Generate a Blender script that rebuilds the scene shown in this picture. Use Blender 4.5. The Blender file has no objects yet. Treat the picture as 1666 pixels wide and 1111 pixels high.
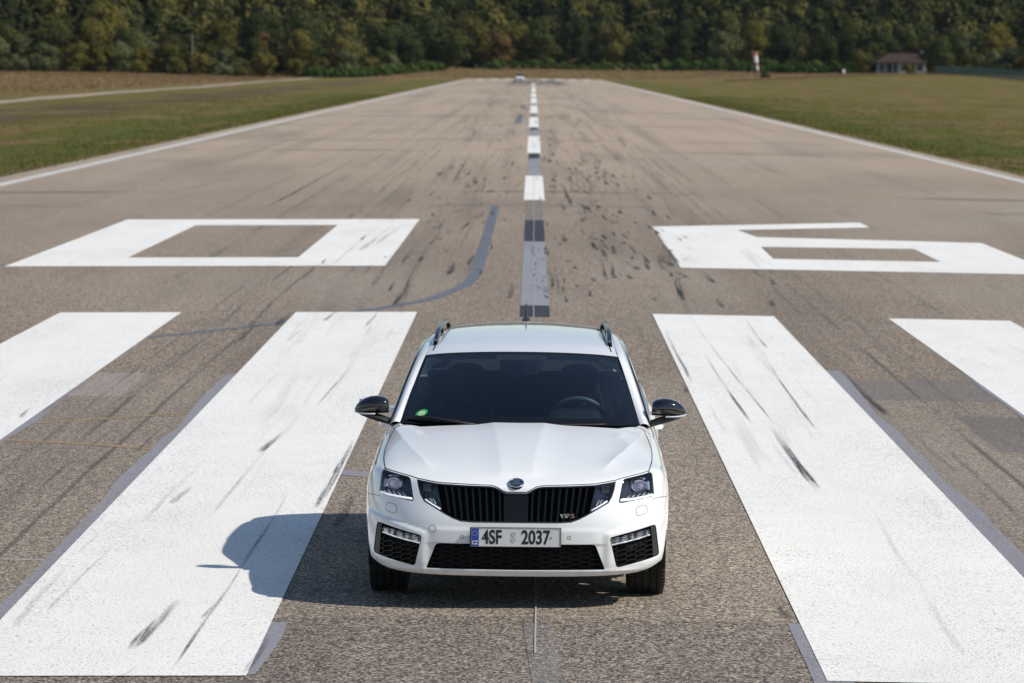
import bpy, bmesh, math, random
import numpy as np
from mathutils import Vector, Matrix
from mathutils.geometry import delaunay_2d_cdt

R = math.radians
rng = np.random.default_rng(7)
random.seed(7)
SC = bpy.context.scene
COL = SC.collection

# ------------------------------------------------------------------ camera
CAM_H = 3.18
F_PX, CXP, CYP = 6250.0, 833.0, 555.5          # focal length and centre in photo pixels (1666 wide)
YAW, PITCH, ROLL = -0.004974, 0.0720003, 0.0085


def cam_axes():
    f = np.array([math.sin(YAW) * math.cos(PITCH), math.cos(YAW) * math.cos(PITCH), -math.sin(PITCH)])
    r = np.array([math.cos(YAW), -math.sin(YAW), 0.0])
    d = np.cross(f, r)
    return f, r * math.cos(ROLL) - d * math.sin(ROLL), d * math.cos(ROLL) + r * math.sin(ROLL)


AX_F, AX_R, AX_D = cam_axes()
cam_d = bpy.data.cameras.new('camera')
cam = bpy.data.objects.new('camera', cam_d)
COL.objects.link(cam)
SC.camera = cam
cam_d.sensor_width = 36.0
cam_d.lens = F_PX * 36.0 / 1666.0
cam_d.clip_start = 0.5
cam_d.clip_end = 9000
cam_d.dof.use_dof = True
cam_d.dof.focus_distance = 22.9
cam_d.dof.aperture_fstop = 6.1
M = Matrix(((AX_R[0], -AX_D[0], -AX_F[0], 0), (AX_R[1], -AX_D[1], -AX_F[1], 0),
            (AX_R[2], -AX_D[2], -AX_F[2], CAM_H), (0, 0, 0, 1)))
cam.matrix_world = M

# ------------------------------------------------------------------ sky, sun, exposure
SUN_EL = R(43.9)
SUN_DIR = Vector((math.cos(SUN_EL) * 0.923, -math.cos(SUN_EL) * 0.385, math.sin(SUN_EL)))
W = bpy.data.worlds.new('World')
SC.world = W
W.use_nodes = True
wn = W.node_tree.nodes
sky = wn.new('ShaderNodeTexSky')
sky.sky_type = 'NISHITA'
sky.sun_disc = False
sky.sun_elevation = SUN_EL
sky.sun_rotation = math.atan2(SUN_DIR.x, SUN_DIR.y)
sky.air_density = 1.0
sky.dust_density = 0.3
sky.ozone_density = 1.1
W.node_tree.links.new(sky.outputs[0], wn['Background'].inputs[0])
wn['Background'].inputs[1].default_value = 0.10
sun_d = bpy.data.lights.new('sun', 'SUN')
sun_d.energy = 4.0
sun_d.angle = R(0.53)
sun_d.color = (1.0, 0.935, 0.84)
sun = bpy.data.objects.new('sun', sun_d)
COL.objects.link(sun)
sun.location = (40, -10, 60)
sun.rotation_euler = (-SUN_DIR).to_track_quat('-Z', 'Y').to_euler()
SC.view_settings.view_transform = 'Standard'
SC.view_settings.look = 'None'
SC.view_settings.exposure = 0.06
SC.view_settings.gamma = 1.0
SC.view_settings.use_curve_mapping = False
SC.cycles.max_bounces = 8
SC.cycles.transparent_max_bounces = 16

# ------------------------------------------------------------------ node helpers


class NT:
    """small builder for a material's node tree"""

    def __init__(self, name):
        self.m = bpy.data.materials.new(name)
        self.m.use_nodes = True
        self.t = self.m.node_tree
        self.b = self.t.nodes['Principled BSDF']
        self.out = self.t.nodes['Material Output']

    def n(self, typ, **kw):
        nd = self.t.nodes.new(typ)
        for k, v in kw.items():
            setattr(nd, k, v)
        return nd

    def put(self, sock, val):
        if isinstance(val, bpy.types.NodeSocket):
            self.t.links.new(val, sock)
        else:
            if isinstance(val, (tuple, list)) and len(val) == 3 and sock.type == 'RGBA':
                val = (*val, 1.0)
            sock.default_value = val

    def pos(self):
        return self.n('ShaderNodeNewGeometry').outputs['Position']

    def obj(self):
        return self.n('ShaderNodeTexCoord').outputs['Object']

    def mapping(self, vec, scale=(1, 1, 1), loc=(0, 0, 0), rot=(0, 0, 0)):
        q = self.n('ShaderNodeMapping')
        self.put(q.inputs[0], vec)
        q.inputs[1].default_value = loc
        q.inputs[2].default_value = rot
        q.inputs[3].default_value = scale
        return q.outputs[0]

    def noise(self, vec, scale, detail=2.0, rough=0.5, dist=0.0, color=False):
        q = self.n('ShaderNodeTexNoise')
        self.put(q.inputs['Vector'], vec)
        q.inputs['Scale'].default_value = scale
        q.inputs['Detail'].default_value = detail
        q.inputs['Roughness'].default_value = rough
        q.inputs['Distortion'].default_value = dist
        return q.outputs[1 if color else 0]

    def voronoi(self, vec, scale, out='Distance', feature='F1'):
        q = self.n('ShaderNodeTexVoronoi', feature=feature)
        self.put(q.inputs['Vector'], vec)
        q.inputs['Scale'].default_value = scale
        return q.outputs[out]

    def ramp(self, fac, stops, interp='LINEAR'):
        q = self.n('ShaderNodeValToRGB')
        q.color_ramp.interpolation = interp
        e = q.color_ramp.elements
        while len(e) < len(stops):
            e.new(0.5)
        for el, (p, c) in zip(e, stops):
            el.position = p
            el.color = (*c, 1.0) if isinstance(c, (tuple, list)) else (c, c, c, 1.0)
        self.put(q.inputs[0], fac)
        return q.outputs[0]

    def math(self, op, a, b=0.0, c=0.0, clamp=False):
        q = self.n('ShaderNodeMath', operation=op, use_clamp=clamp)
        self.put(q.inputs[0], a)
        self.put(q.inputs[1], b)
        self.put(q.inputs[2], c)
        return q.outputs[0]

    def mix(self, fac, a, b, blend='MIX'):
        q = self.n('ShaderNodeMix', data_type='RGBA', blend_type=blend)
        self.put(q.inputs[0], fac)
        self.put(q.inputs[6], a)
        self.put(q.inputs[7], b)
        return q.outputs[2]

    def sep(self, vec):
        q = self.n('ShaderNodeSeparateXYZ')
        self.put(q.inputs[0], vec)
        return q.outputs

    def step(self, val, lo, hi):
        q = self.n('ShaderNodeMapRange', interpolation_type='SMOOTHSTEP')
        self.put(q.inputs[0], val)
        q.inputs[1].default_value = lo
        q.inputs[2].default_value = hi
        return q.outputs[0]

    def band(self, val, lo, hi, soft):
        return self.math('MULTIPLY', self.step(val, lo - soft, lo + soft), self.step(val, hi + soft, hi - soft))

    def bump(self, height, strength=0.3, dist=0.01):
        q = self.n('ShaderNodeBump')
        q.inputs['Strength'].default_value = strength
        q.inputs['Distance'].default_value = dist
        self.put(q.inputs['Height'], height)
        self.put(self.b.inputs['Normal'], q.outputs[0])

    def set(self, **kw):
        names = dict(color='Base Color', rough='Roughness', metal='Metallic', spec='Specular IOR Level', coat='Coat Weight',
                     coat_rough='Coat Roughness', trans='Transmission Weight', ior='IOR', emit='Emission Color', emit_s='Emission Strength',
                     alpha='Alpha', sheen='Sheen Weight')
        for k, v in kw.items():
            self.put(self.b.inputs[names[k]], v)
        return self


def plain(name, color, rough=0.5, metal=0.0, var=0.06, scale=8.0, **kw):
    """a procedural material: the colour wavers a little, the gloss too"""
    k = NT(name)
    nz = k.noise(k.obj(), scale, 3)
    lo = tuple(c * (1 - var) for c in color)
    hi = tuple(min(1, c * (1 + var)) for c in color)
    k.set(color=k.mix(nz, lo, hi), rough=k.math('ADD', k.math('MULTIPLY', nz, 0.08), max(0.0, rough - 0.04)), metal=metal, **kw)
    return k.m


# ------------------------------------------------------------------ object helpers


def mesh_obj(name, verts, faces, m=None, parent=None, smooth=True, normals=None, fmat=None, mats=None):
    me = bpy.data.meshes.new(name)
    me.from_pydata([tuple(map(float, v)) for v in verts], [], [tuple(map(int, f)) for f in faces])
    if mats:
        for q in mats:
            me.materials.append(q)
        if fmat is not None:
            me.polygons.foreach_set('material_index', np.asarray(fmat, dtype=np.int32))
    elif m:
        me.materials.append(m)
    me.polygons.foreach_set('use_smooth', [bool(smooth)] * len(me.polygons))
    me.update()
    if normals is not None:
        me.normals_split_custom_set_from_vertices([tuple(map(float, q)) for q in normals])
    o = bpy.data.objects.new(name, me)
    COL.objects.link(o)
    if parent:
        o.parent = parent
    return o


def bm_obj(name, bm, m=None, parent=None, smooth=False, sharp=None):
    me = bpy.data.meshes.new(name)
    bm.normal_update()
    bm.to_mesh(me)
    bm.free()
    if m:
        me.materials.append(m)
    me.polygons.foreach_set('use_smooth', [smooth] * len(me.polygons))
    if smooth and sharp:
        me.set_sharp_from_angle(angle=R(sharp))
    o = bpy.data.objects.new(name, me)
    COL.objects.link(o)
    if parent:
        o.parent = parent
    return o


def tag(o, label=None, cat=None, group=None, kind=None):
    if label:
        o['label'] = label
    if cat:
        o['category'] = cat
    if group:
        o['group'] = group
    if kind:
        o['kind'] = kind
    return o


def empty(name, loc=(0, 0, 0), rz=0.0):
    o = bpy.data.objects.new(name, None)
    COL.objects.link(o)
    o.location = loc
    o.rotation_euler = (0, 0, rz)
    o.empty_display_size = 0.2
    return o


class MB:
    """collects polygons for one mesh"""

    def __init__(self):
        self.v, self.f, self.mi = [], [], []

    def add(self, verts, faces, mi=0):
        b = len(self.v)
        self.v.extend([tuple(map(float, q)) for q in verts])
        self.f.extend([tuple(i + b for i in q) for q in faces])
        self.mi.extend([mi] * len(faces))
        return self

    def box(self, c, s, rot=None, mi=0):
        vs = [Vector((x * s[0] / 2, y * s[1] / 2, z * s[2] / 2)) for x in (-1, 1) for y in (-1, 1) for z in (-1, 1)]
        if rot is not None:
            vs = [rot @ q for q in vs]
        vs = [q + Vector(c) for q in vs]
        return self.add(vs, [(0, 1, 3, 2), (4, 6, 7, 5), (0, 4, 5, 1), (2, 3, 7, 6), (0, 2, 6, 4), (1, 5, 7, 3)], mi)

    def bar(self, a, b, w, h=None, mi=0, up=(0, 0, 1)):
        a, b = Vector(a), Vector(b)
        d = (b - a)
        L = d.length
        if L < 1e-6:
            return self
        d.normalize()
        s = d.cross(Vector(up))
        if s.length < 1e-4:
            s = d.cross(Vector((0, 1, 0)))
        s.normalize()
        t = s.cross(d)
        h = h or w
        vs = []
        for p in (a, b):
            for i, j in ((-1, -1), (1, -1), (1, 1), (-1, 1)):
                vs.append(p + s * (i * w / 2) + t * (j * h / 2))
        return self.add(vs, [(3, 2, 1, 0), (4, 5, 6, 7), (0, 1, 5, 4), (1, 2, 6, 5), (2, 3, 7, 6), (3, 0, 4, 7)], mi)

    def tube(self, pts, r, n=8, closed=False, mi=0):
        pts = [Vector(p) for p in pts]
        rs = r if isinstance(r, (list, tuple)) else [r] * len(pts)
        rings = []
        ref = Vector((0.13, 0.31, 0.94)).normalized()
        for i, p in enumerate(pts):
            if closed:
                d = pts[(i + 1) % len(pts)] - pts[i - 1]
            else:
                d = pts[min(i + 1, len(pts) - 1)] - pts[max(i - 1, 0)]
            d.normalize()
            s = d.cross(ref)
            if s.length < 1e-3:
                s = d.cross(Vector((1, 0, 0)))
            s.normalize()
            t = s.cross(d)
            rings.append([p + (s * math.cos(a) + t * math.sin(a)) * rs[i] for a in [2 * math.pi * k / n for k in range(n)]])
        vs = [q for ring in rings for q in ring]
        fs = []
        m_ = len(rings)
        for i in range(m_ if closed else m_ - 1):
            j = (i + 1) % m_
            for k in range(n):
                fs.append((i * n + k, i * n + (k + 1) % n, j * n + (k + 1) % n, j * n + k))
        if not closed:
            fs.append(tuple(range(n))[::-1])
            fs.append(tuple((m_ - 1) * n + k for k in range(n)))
        return self.add(vs, fs, mi)

    def loft(self, rings, cap=True, mi=0):
        n = len(rings[0])
        vs = [q for ring in rings for q in ring]
        fs = []
        for i in range(len(rings) - 1):
            for k in range(n):
                fs.append((i * n + k, i * n + (k + 1) % n, (i + 1) * n + (k + 1) % n, (i + 1) * n + k))
        if cap:
            fs.append(tuple(range(n))[::-1])
            fs.append(tuple((len(rings) - 1) * n + k for k in range(n)))
        return self.add(vs, fs, mi)

    def mirrored(self):
        q = MB()
        q.v = [(-x, y, z) for x, y, z in self.v]
        q.f = [f[::-1] for f in self.f]
        q.mi = list(self.mi)
        return q

    def build(self, name, m, parent=None, smooth=False, sharp=None, bevel=0.0):
        mats = m if isinstance(m, (list, tuple)) else [m]
        me = bpy.data.meshes.new(name)
        me.from_pydata(self.v, [], self.f)
        for q in mats:
            me.materials.append(q)
        me.polygons.foreach_set('material_index', np.asarray(self.mi, dtype=np.int32))
        me.polygons.foreach_set('use_smooth', [smooth] * len(me.polygons))
        me.update()
        if smooth and sharp:
            me.set_sharp_from_angle(angle=R(sharp))
        o = bpy.data.objects.new(name, me)
        COL.objects.link(o)
        if parent:
            o.parent = parent
        if bevel:
            bv = o.modifiers.new('bevel', 'BEVEL')
            bv.width = bevel
            bv.segments = 2
            bv.limit_method = 'ANGLE'
        return o


def text_mesh(txt, size, extrude=0.0, offset=0.0):
    """text as mesh data in its own x-y plane, centred"""
    cu = bpy.data.curves.new('lettering', 'FONT')
    cu.body = txt
    cu.size = size
    cu.extrude = extrude
    cu.offset = offset
    cu.align_x = 'CENTER'
    cu.align_y = 'CENTER'
    ob = bpy.data.objects.new('lettering', cu)
    COL.objects.link(ob)
    dg = bpy.context.evaluated_depsgraph_get()
    me = bpy.data.meshes.new_from_object(ob.evaluated_get(dg))
    bpy.data.objects.remove(ob)
    bpy.data.curves.remove(cu)
    return me


def add_mesh(name, me, m, parent, matrix):
    me.transform(matrix)
    me.materials.clear()
    me.materials.append(m)
    o = bpy.data.objects.new(name, me)
    COL.objects.link(o)
    o.parent = parent
    return o


# ------------------------------------------------------------------ the ground
AXIS_X = 0.045                # the runway's centre line
CROSSFALL = 0.0105
HALF_W = 15.25
RUN_END = 885.0


def smooth01(t):
    t = np.clip(t, 0, 1)
    return t * t * (3 - 2 * t)


def crown(x):
    return -CROSSFALL * np.minimum(np.abs(np.asarray(x, float) - AXIS_X), HALF_W)


def terrain(x, y):
    x = np.asarray(x, float)
    y = np.asarray(y, float)
    z = crown(x)
    ax = np.abs(x - AXIS_X)
    z = z - 0.05 * smooth01((ax - HALF_W) / 3)
    # low bank beyond the runway's end and to both sides far off
    z = z + 2.1 * smooth01((y - 890) / 110) * smooth01((60 - np.abs(x)) / 30 + 0.5)
    z = z + 1.0 * smooth01((-x - 48) / 50) * smooth01((y - 420) / 250)
    z = z + 2.0 * smooth01((x - 30) / 50) * smooth01((y - 450) / 380)
    # the wooded hill
    edge = 1015 - 190 * smooth01((-x - 10) / 120) - 60 * smooth01((x - 70) / 60)
    up = np.maximum(0, y - edge)
    z = z + 0.115 * up * smooth01(up / 120) * (1 + 0.25 * np.sin(x / 90.0 + 0.7))
    z = np.minimum(z, 60 + 0.02 * z)
    return z


def ray(px, py):
    return AX_F + AX_R * ((px - CXP) / F_PX) + AX_D * ((py - CYP) / F_PX)


def G(px, py):
    """point of the crowned pavement seen at a photo pixel"""
    v = ray(px, py)
    zg = 0.0
    for _ in range(25):
        t = (zg - CAM_H) / v[2]
        x = t * v[0]
        zg = float(crown(x))
    return (x, t * v[1])


def terrain_at(px, py, dist):
    """x of the column seen at photo pixel px at distance dist"""
    v = ray(px, py)
    return v[0] / v[1] * dist


# grass material -------------------------------------------------------------
k = NT('field grass')
P = k.pos()
sx, sy, sz = k.sep(P)[:3]
warp = k.math('MULTIPLY', k.math('SUBTRACT', k.noise(P, 0.06, 3), 0.5), 12.0)
xw = k.math('ADD', sx, warp)
fine = k.noise(k.mapping(P, (1.0, 0.35, 1.0)), 2.2, 6, 0.7)
mid = k.noise(k.mapping(P, (1.0, 0.16, 1.0)), 0.25, 5, 0.6)
green = k.ramp(fine, [(0.25, (0.080, 0.080, 0.014)), (0.55, (0.165, 0.138, 0.032)), (0.8, (0.26, 0.200, 0.066))])
dry = k.ramp(fine, [(0.25, (0.130, 0.092, 0.040)), (0.55, (0.235, 0.165, 0.075)), (0.8, (0.36, 0.26, 0.13))])
earth = k.ramp(fine, [(0.25, (0.085, 0.060, 0.034)), (0.6, (0.150, 0.105, 0.058)), (0.85, (0.22, 0.16, 0.095))])
col = k.mix(k.step(mid, 0.42, 0.66), green, dry)
edge_green = k.ramp(fine, [(0.25, (0.058, 0.076, 0.012)), (0.55, (0.118, 0.130, 0.026)), (0.8, (0.20, 0.175, 0.055))])
col = k.mix(k.math('MULTIPLY', k.band(k.math('ABSOLUTE', sx), 14.0, 23.0, 3.0), k.step(mid, 0.65, 0.45)), col, edge_green)
bare = k.math('MULTIPLY', k.band(xw, -37.0, -28.0, 2.5), k.step(k.noise(k.mapping(P, (1, 0.25, 1)), 0.12, 4), 0.36, 0.52))
col = k.mix(bare, col, earth)
far_l = k.step(xw, -49.0, -54.0)
col = k.mix(k.math('MULTIPLY', k.math('MULTIPLY', far_l, k.step(k.math('ADD', sy, k.math('MULTIPLY', warp, 14.0)), 330, 620)), k.step(mid, 0.3, 0.5)), col, dry)
bank = k.step(k.math('ADD', sy, k.math('MULTIPLY', warp, 2.0)), 780.0, 900.0)
col = k.mix(k.math('MULTIPLY', bank, 0.8), col, dry)
dead = k.math('MULTIPLY', k.step(k.noise(k.mapping(P, (0.6, 0.12, 1)), 0.11, 4, 0.6), 0.55, 0.66), k.step(sx, 15, 30))
col = k.mix(k.math('MULTIPLY', dead, 0.75), col, earth)
verge = k.math('MULTIPLY', k.band(k.math('ADD', k.math('ABSOLUTE', sx), k.math('MULTIPLY', k.noise(P, 1.4, 4), 1.2)), 14.5, 16.6, 0.35), 0.7)
col = k.mix(verge, col, dry)
k.set(color=col, rough=0.95, spec=0.1)
k.bump(k.noise(P, 5.0, 5, 0.7), 0.9, 0.25)
MAT_GRASS = k.m


def grid_mesh(name, xs, ys, zf, m, dz=0.0):
    X, Y = np.meshgrid(xs, ys)
    Z = zf(X, Y) + dz
    nx, ny = len(xs), len(ys)
    v = np.stack([X.ravel(), Y.ravel(), Z.ravel()], 1)
    i = np.arange(nx - 1)[None, :] + nx * np.arange(ny - 1)[:, None]
    f = np.stack([i, i + 1, i + 1 + nx, i + nx], -1).reshape(-1, 4)
    return mesh_obj(name, v, f, m)


xs = np.unique(np.concatenate([np.linspace(-900, -120, 27), np.linspace(-120, 120, 81), np.linspace(120, 900, 27),
                               [-HALF_W + AXIS_X, AXIS_X, HALF_W + AXIS_X, HALF_W + 3, -HALF_W - 3]]))
ys = np.unique(np.concatenate([np.linspace(-300, 400, 36), np.linspace(400, 1300, 121), np.linspace(1300, 3600, 40)]))
field = grid_mesh('grass_field', xs, ys, terrain, MAT_GRASS, -0.03)
tag(field, kind='structure')

def aggregate(k, P):
    """bare stones in dark binder: height noise, stone tone, colour"""
    g1 = k.noise(P, 58.0, 2.2, 0.66)
    stone = k.sep(k.voronoi(P, 66.0, 'Color'))[0]
    agg = k.ramp(k.math('ADD', k.math('MULTIPLY', g1, 0.72), k.math('MULTIPLY', stone, 0.28)),
                 [(0.36, (0.016, 0.014, 0.013)), (0.46, (0.124, 0.101, 0.081)), (0.54, (0.272, 0.221, 0.175)), (0.66, (0.67, 0.57, 0.46))])
    return g1, stone, agg


# runway surface ---------------------------------------------------------------
k = NT('runway asphalt')
P = k.pos()
sx, sy, sz = k.sep(P)[:3]
g1, stone, agg = aggregate(k, P)
big = k.noise(k.mapping(P, (1.0, 0.22, 1.0)), 0.22, 5, 0.6)
agg = k.mix(k.step(big, 0.3, 0.7), k.mix(1.0, agg, (0.84, 0.82, 0.80), 'MULTIPLY'), k.mix(1.0, agg, (1.13, 1.11, 1.08), 'MULTIPLY'))
# farther along the strip the surface turns paler and warmer
agg = k.mix(k.math('MULTIPLY', k.step(sy, 42, 165), 0.60), agg, (0.505, 0.400, 0.298))
# lengthwise dirt streaks, strongest in the wheel tracks
strk = k.noise(k.mapping(P, (1.0, 0.012, 1.0)), 1.6, 4, 0.65)
track = k.band(k.math('ABSOLUTE', k.math('SUBTRACT', sx, AXIS_X)), 0.6, 5.2, 1.6)
fary = k.step(sy, 60, 160)
agg = k.mix(k.math('MULTIPLY', k.math('MULTIPLY', k.step(strk, 0.46, 0.68), track), k.math('ADD', k.math('MULTIPLY', fary, 0.10), 0.25)), agg, (0.06, 0.056, 0.055))
patchy = k.noise(k.mapping(P, (0.35, 0.06, 1.0)), 0.35, 4, 0.55)
agg = k.mix(k.math('MULTIPLY', k.step(patchy, 0.52, 0.68), 0.30), agg, (0.105, 0.094, 0.085))
lightp = k.noise(k.mapping(P, (0.25, 0.05, 1.0), loc=(31, 5, 2)), 0.4, 4, 0.6)
strk2 = k.noise(k.mapping(P, (1.0, 0.010, 1.0), loc=(7, 0, 3)), 0.9, 5, 0.6)
agg = k.mix(k.math('MULTIPLY', k.step(strk2, 0.50, 0.66), k.math('ADD', k.math('MULTIPLY', fary, 0.22), 0.06)), agg, (0.135, 0.118, 0.105))
agg = k.mix(k.math('MULTIPLY', k.step(lightp, 0.50, 0.68), 0.45), agg, (0.36, 0.32, 0.27))
# the newer coarse band under the stripes: lighter, ends at a straight joint
wob = k.math('MULTIPLY', k.math('SUBTRACT', k.noise(P, 0.9, 3), 0.5), 0.12)
yj = k.math('ADD', sy, wob)
agg = k.mix(k.math('MULTIPLY', k.band(yj, 22.0, 39.6, 0.05), 0.15), agg, (0.37, 0.33, 0.275))
agg = k.mix(k.math('MULTIPLY', k.step(yj, 22.05, 21.95), 0.24), agg, (0.11, 0.105, 0.105))
nzp = k.step(k.noise(P, 0.35, 2), 0.30, 0.42)
agg = k.mix(k.math('MULTIPLY', k.math('MULTIPLY', k.band(yj, 37.1, 39.7, 0.06), k.band(sx, 3.25, 4.75, 0.05)), k.math('MULTIPLY', nzp, 0.55)), agg, (0.155, 0.140, 0.145))
agg = k.mix(k.math('MULTIPLY', k.math('MULTIPLY', k.band(yj, 32.2, 35.5, 0.05), k.band(sx, 3.94, 4.75, 0.04)), 0.50), agg, (0.120, 0.112, 0.118))
agg = k.mix(k.math('MULTIPLY', k.math('MULTIPLY', k.band(yj, 36.9, 39.7, 0.05), k.band(sx, -4.75, -3.95, 0.05)), 0.40), agg, (0.36, 0.325, 0.31))
agg = k.mix(k.math('MULTIPLY', k.math('MULTIPLY', k.band(yj, 31.5, 36.9, 0.05), k.band(sx, -4.75, -4.05, 0.08)), 0.22), agg, (0.13, 0.115, 0.10))
# transverse joints of the paving
jl = None
for yy, s in ((86.5, 0.30), (96.0, 0.55), (143.0, 0.45), (163.0, 0.4), (205.0, 0.4), (238.0, 0.5), (300.0, 0.4), (420.0, 0.4)):
    b_ = k.math('MULTIPLY', k.band(yj, yy, yy + 0.3 + yy * 0.012, 0.2 + yy * 0.003), s)
    jl = b_ if jl is None else k.math('MAXIMUM', jl, b_)
agg = k.mix(k.math('MULTIPLY', jl, k.step(k.noise(k.mapping(P, (1, 0.1, 1)), 0.16, 3), 0.42, 0.56)), agg, (0.085, 0.075, 0.068))
# lane seams and tyre paths along the runway
for xx, w_, s in ((-5.35, 0.05, 0.40), (5.42, 0.05, 0.30), (-10.4, 0.06, 0.3), (10.5, 0.06, 0.3), (-3.83, 0.022, 0.7), (-3.46, 0.022, 0.65), (-4.14, 0.02, 0.5), (3.52, 0.022, 0.65), (3.80, 0.022, 0.7), (4.10, 0.02, 0.5), (6.9, 0.09, 0.2), (-6.9, 0.09, 0.2)):
    xo = k.math('ADD', sx, k.math('MULTIPLY', k.math('SUBTRACT', k.noise(P, 0.13, 3), 0.5), 0.14))
    brk = k.step(k.noise(k.mapping(P, (1, 0.15, 1), loc=(xx, 0, 0)), 1.2, 3), 0.38, 0.62)
    agg = k.mix(k.math('MULTIPLY', k.math('MULTIPLY', k.band(xo, xx - w_, xx + w_, w_ * 0.8), brk), s), agg, (0.065, 0.060, 0.058))
endp = k.math('MULTIPLY', k.band(sy, 600, 840, 60), k.band(sx, -4.5, 5.5, 1.2))
agg = k.mix(k.math('MULTIPLY', endp, k.math('MULTIPLY', k.step(strk, 0.3, 0.6), 0.75)), agg, (0.05, 0.05, 0.052))
k.set(color=agg, rough=0.9, spec=0.25)
k.bump(k.math('ADD', g1, k.math('MULTIPLY', stone, 0.4)), 0.55, 0.012)
MAT_ASPHALT = k.m

rx = np.array([-HALF_W, -10, -5, -2, 0, 2, 5, 10, HALF_W]) + AXIS_X
ry = np.concatenate([np.linspace(-120, 120, 61), np.linspace(130, RUN_END, 120)])
runway = grid_mesh('runway', rx, ry, lambda X, Y: crown(X), MAT_ASPHALT)
tag(runway, kind='structure')

# paints -----------------------------------------------------------------------


def paint_material(name, col, wear=0.5, dark=(0.12, 0.11, 0.105), rough=0.75, streak=0.5, thin=0.0):
    k = NT(name)
    P = k.pos()
    g, stone, agg = aggregate(k, P)
    worn = k.noise(k.mapping(P, (1.0, 0.25, 1.0)), 0.9, 5, 0.62)
    c = k.mix(k.noise(P, 2.5, 4), tuple(x * 0.94 for x in col), tuple(min(1, x * 1.04) for x in col))
    c = k.mix(1.0, c, k.ramp(g, [(0.30, 0.78), (0.47, 0.97), (0.6, 1.0)]), 'MULTIPLY')
    if thin:                                    # old cover paint: the stones show through
        c = k.mix(k.math('ADD', k.math('MULTIPLY', k.step(worn, 0.3, 0.7), 0.22), thin), c, agg)
    pits = k.n('ShaderNodeMapRange')
    k.put(pits.inputs[0], g)
    k.put(pits.inputs[1], k.math('ADD', k.math('MULTIPLY', k.step(worn, 0.3, 0.75), 0.13), 0.355))
    pits.inputs[2].default_value = 0.30
    c = k.mix(k.math('MULTIPLY', pits.outputs[0], wear), c, dark)
    s = k.noise(k.mapping(P, (1.0, 0.022, 1.0)), 4.5, 5, 0.65)
    s2 = k.math('MULTIPLY', k.step(s, 0.54, 0.74), k.step(k.noise(k.mapping(P, (0.7, 0.09, 1)), 0.8, 3), 0.42, 0.62))
    c = k.mix(k.math('MULTIPLY', k.math('MULTIPLY', s2, k.math('ADD', k.math('MULTIPLY', g, 0.9), 0.2)), streak * 0.8), c, tuple(x * 0.30 for x in col))
    blot = k.noise(k.mapping(P, (1.0, 0.4, 1.0), loc=(3, 9, 0)), 0.55, 5, 0.65)
    c = k.mix(k.math('MULTIPLY', k.step(blot, 0.5, 0.75), 0.22), c, tuple(x * 0.62 for x in col))
    k.set(color=c, rough=rough, spec=0.3)
    k.bump(g, 0.35, 0.008)
    return k.m


MAT_WHITE = paint_material('white runway paint', (0.88, 0.865, 0.82), 0.95)
MAT_EDGE = paint_material('weathered side paint', (0.62, 0.60, 0.56), 1.3, (0.26, 0.23, 0.20), streak=1.0)
MAT_GREY = paint_material('grey cover paint', (0.275, 0.275, 0.312), 0.5, (0.08, 0.075, 0.07), thin=0.06)
MAT_FAINT = paint_material('faint grey cover paint', (0.175, 0.170, 0.175), 0.4, (0.08, 0.075, 0.07), thin=0.40)
MAT_GREY_L = paint_material('pale grey cover paint', (0.285, 0.305, 0.345), 0.7, (0.10, 0.09, 0.09), thin=0.05)
MAT_BLUE = paint_material('blue grey line paint', (0.125, 0.150, 0.192), 0.5, (0.08, 0.08, 0.08), thin=0.02)
MAT_DARK = paint_material('black cover paint', (0.038, 0.042, 0.055), 0.8, (0.13, 0.12, 0.11))


def densify(poly, step=2.0, closed=True):
    out = []
    n = len(poly)
    for i in range(n if closed else n - 1):
        a, b = np.array(poly[i], float), np.array(poly[(i + 1) % n], float)
        m_ = max(1, int(np.ceil(np.linalg.norm(b - a) / step)))
        for t in range(m_):
            out.append(tuple(a + (b - a) * t / m_))
    if not closed:
        out.append(tuple(map(float, poly[-1])))
    return out


def cdt_fill(poly, holes=(), grid=None):
    """triangulate a polygon with holes; returns 2-D points and triangles"""
    pts, edges = [], []

    def put(pl):
        b = len(pts)
        pts.extend([Vector(p) for p in pl])
        for i in range(len(pl)):
            edges.append((b + i, b + (i + 1) % len(pl)))
    put(poly)
    for h in holes:
        put(h)
    if grid is not None:
        pts.extend([Vector(p) for p in grid])
    ov, oe, of, *_ = delaunay_2d_cdt(pts, edges, [], 0, 1e-7)
    V = np.array([tuple(q) for q in ov])
    T = np.array([f for f in of])
    C = V[T].mean(1)
    keep = inside(C, poly)
    for h in holes:
        keep &= ~inside(C, h)
    T = T[keep]
    a, b, c = V[T[:, 0]], V[T[:, 1]], V[T[:, 2]]
    ar = (b[:, 0] - a[:, 0]) * (c[:, 1] - a[:, 1]) - (b[:, 1] - a[:, 1]) * (c[:, 0] - a[:, 0])
    T[ar < 0] = T[ar < 0][:, ::-1]
    return V, T


def inside(Pt, poly):
    x, y = Pt[:, 0], Pt[:, 1]
    r = np.zeros(len(Pt), bool)
    n = len(poly)
    for i in range(n):
        x1, y1 = poly[i]
        x2, y2 = poly[(i + 1) % n]
        if y1 == y2:
            continue
        c = ((y1 > y) != (y2 > y)) & (x < (x2 - x1) * (y - y1) / (y2 - y1) + x1)
        r ^= c
    return r


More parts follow.
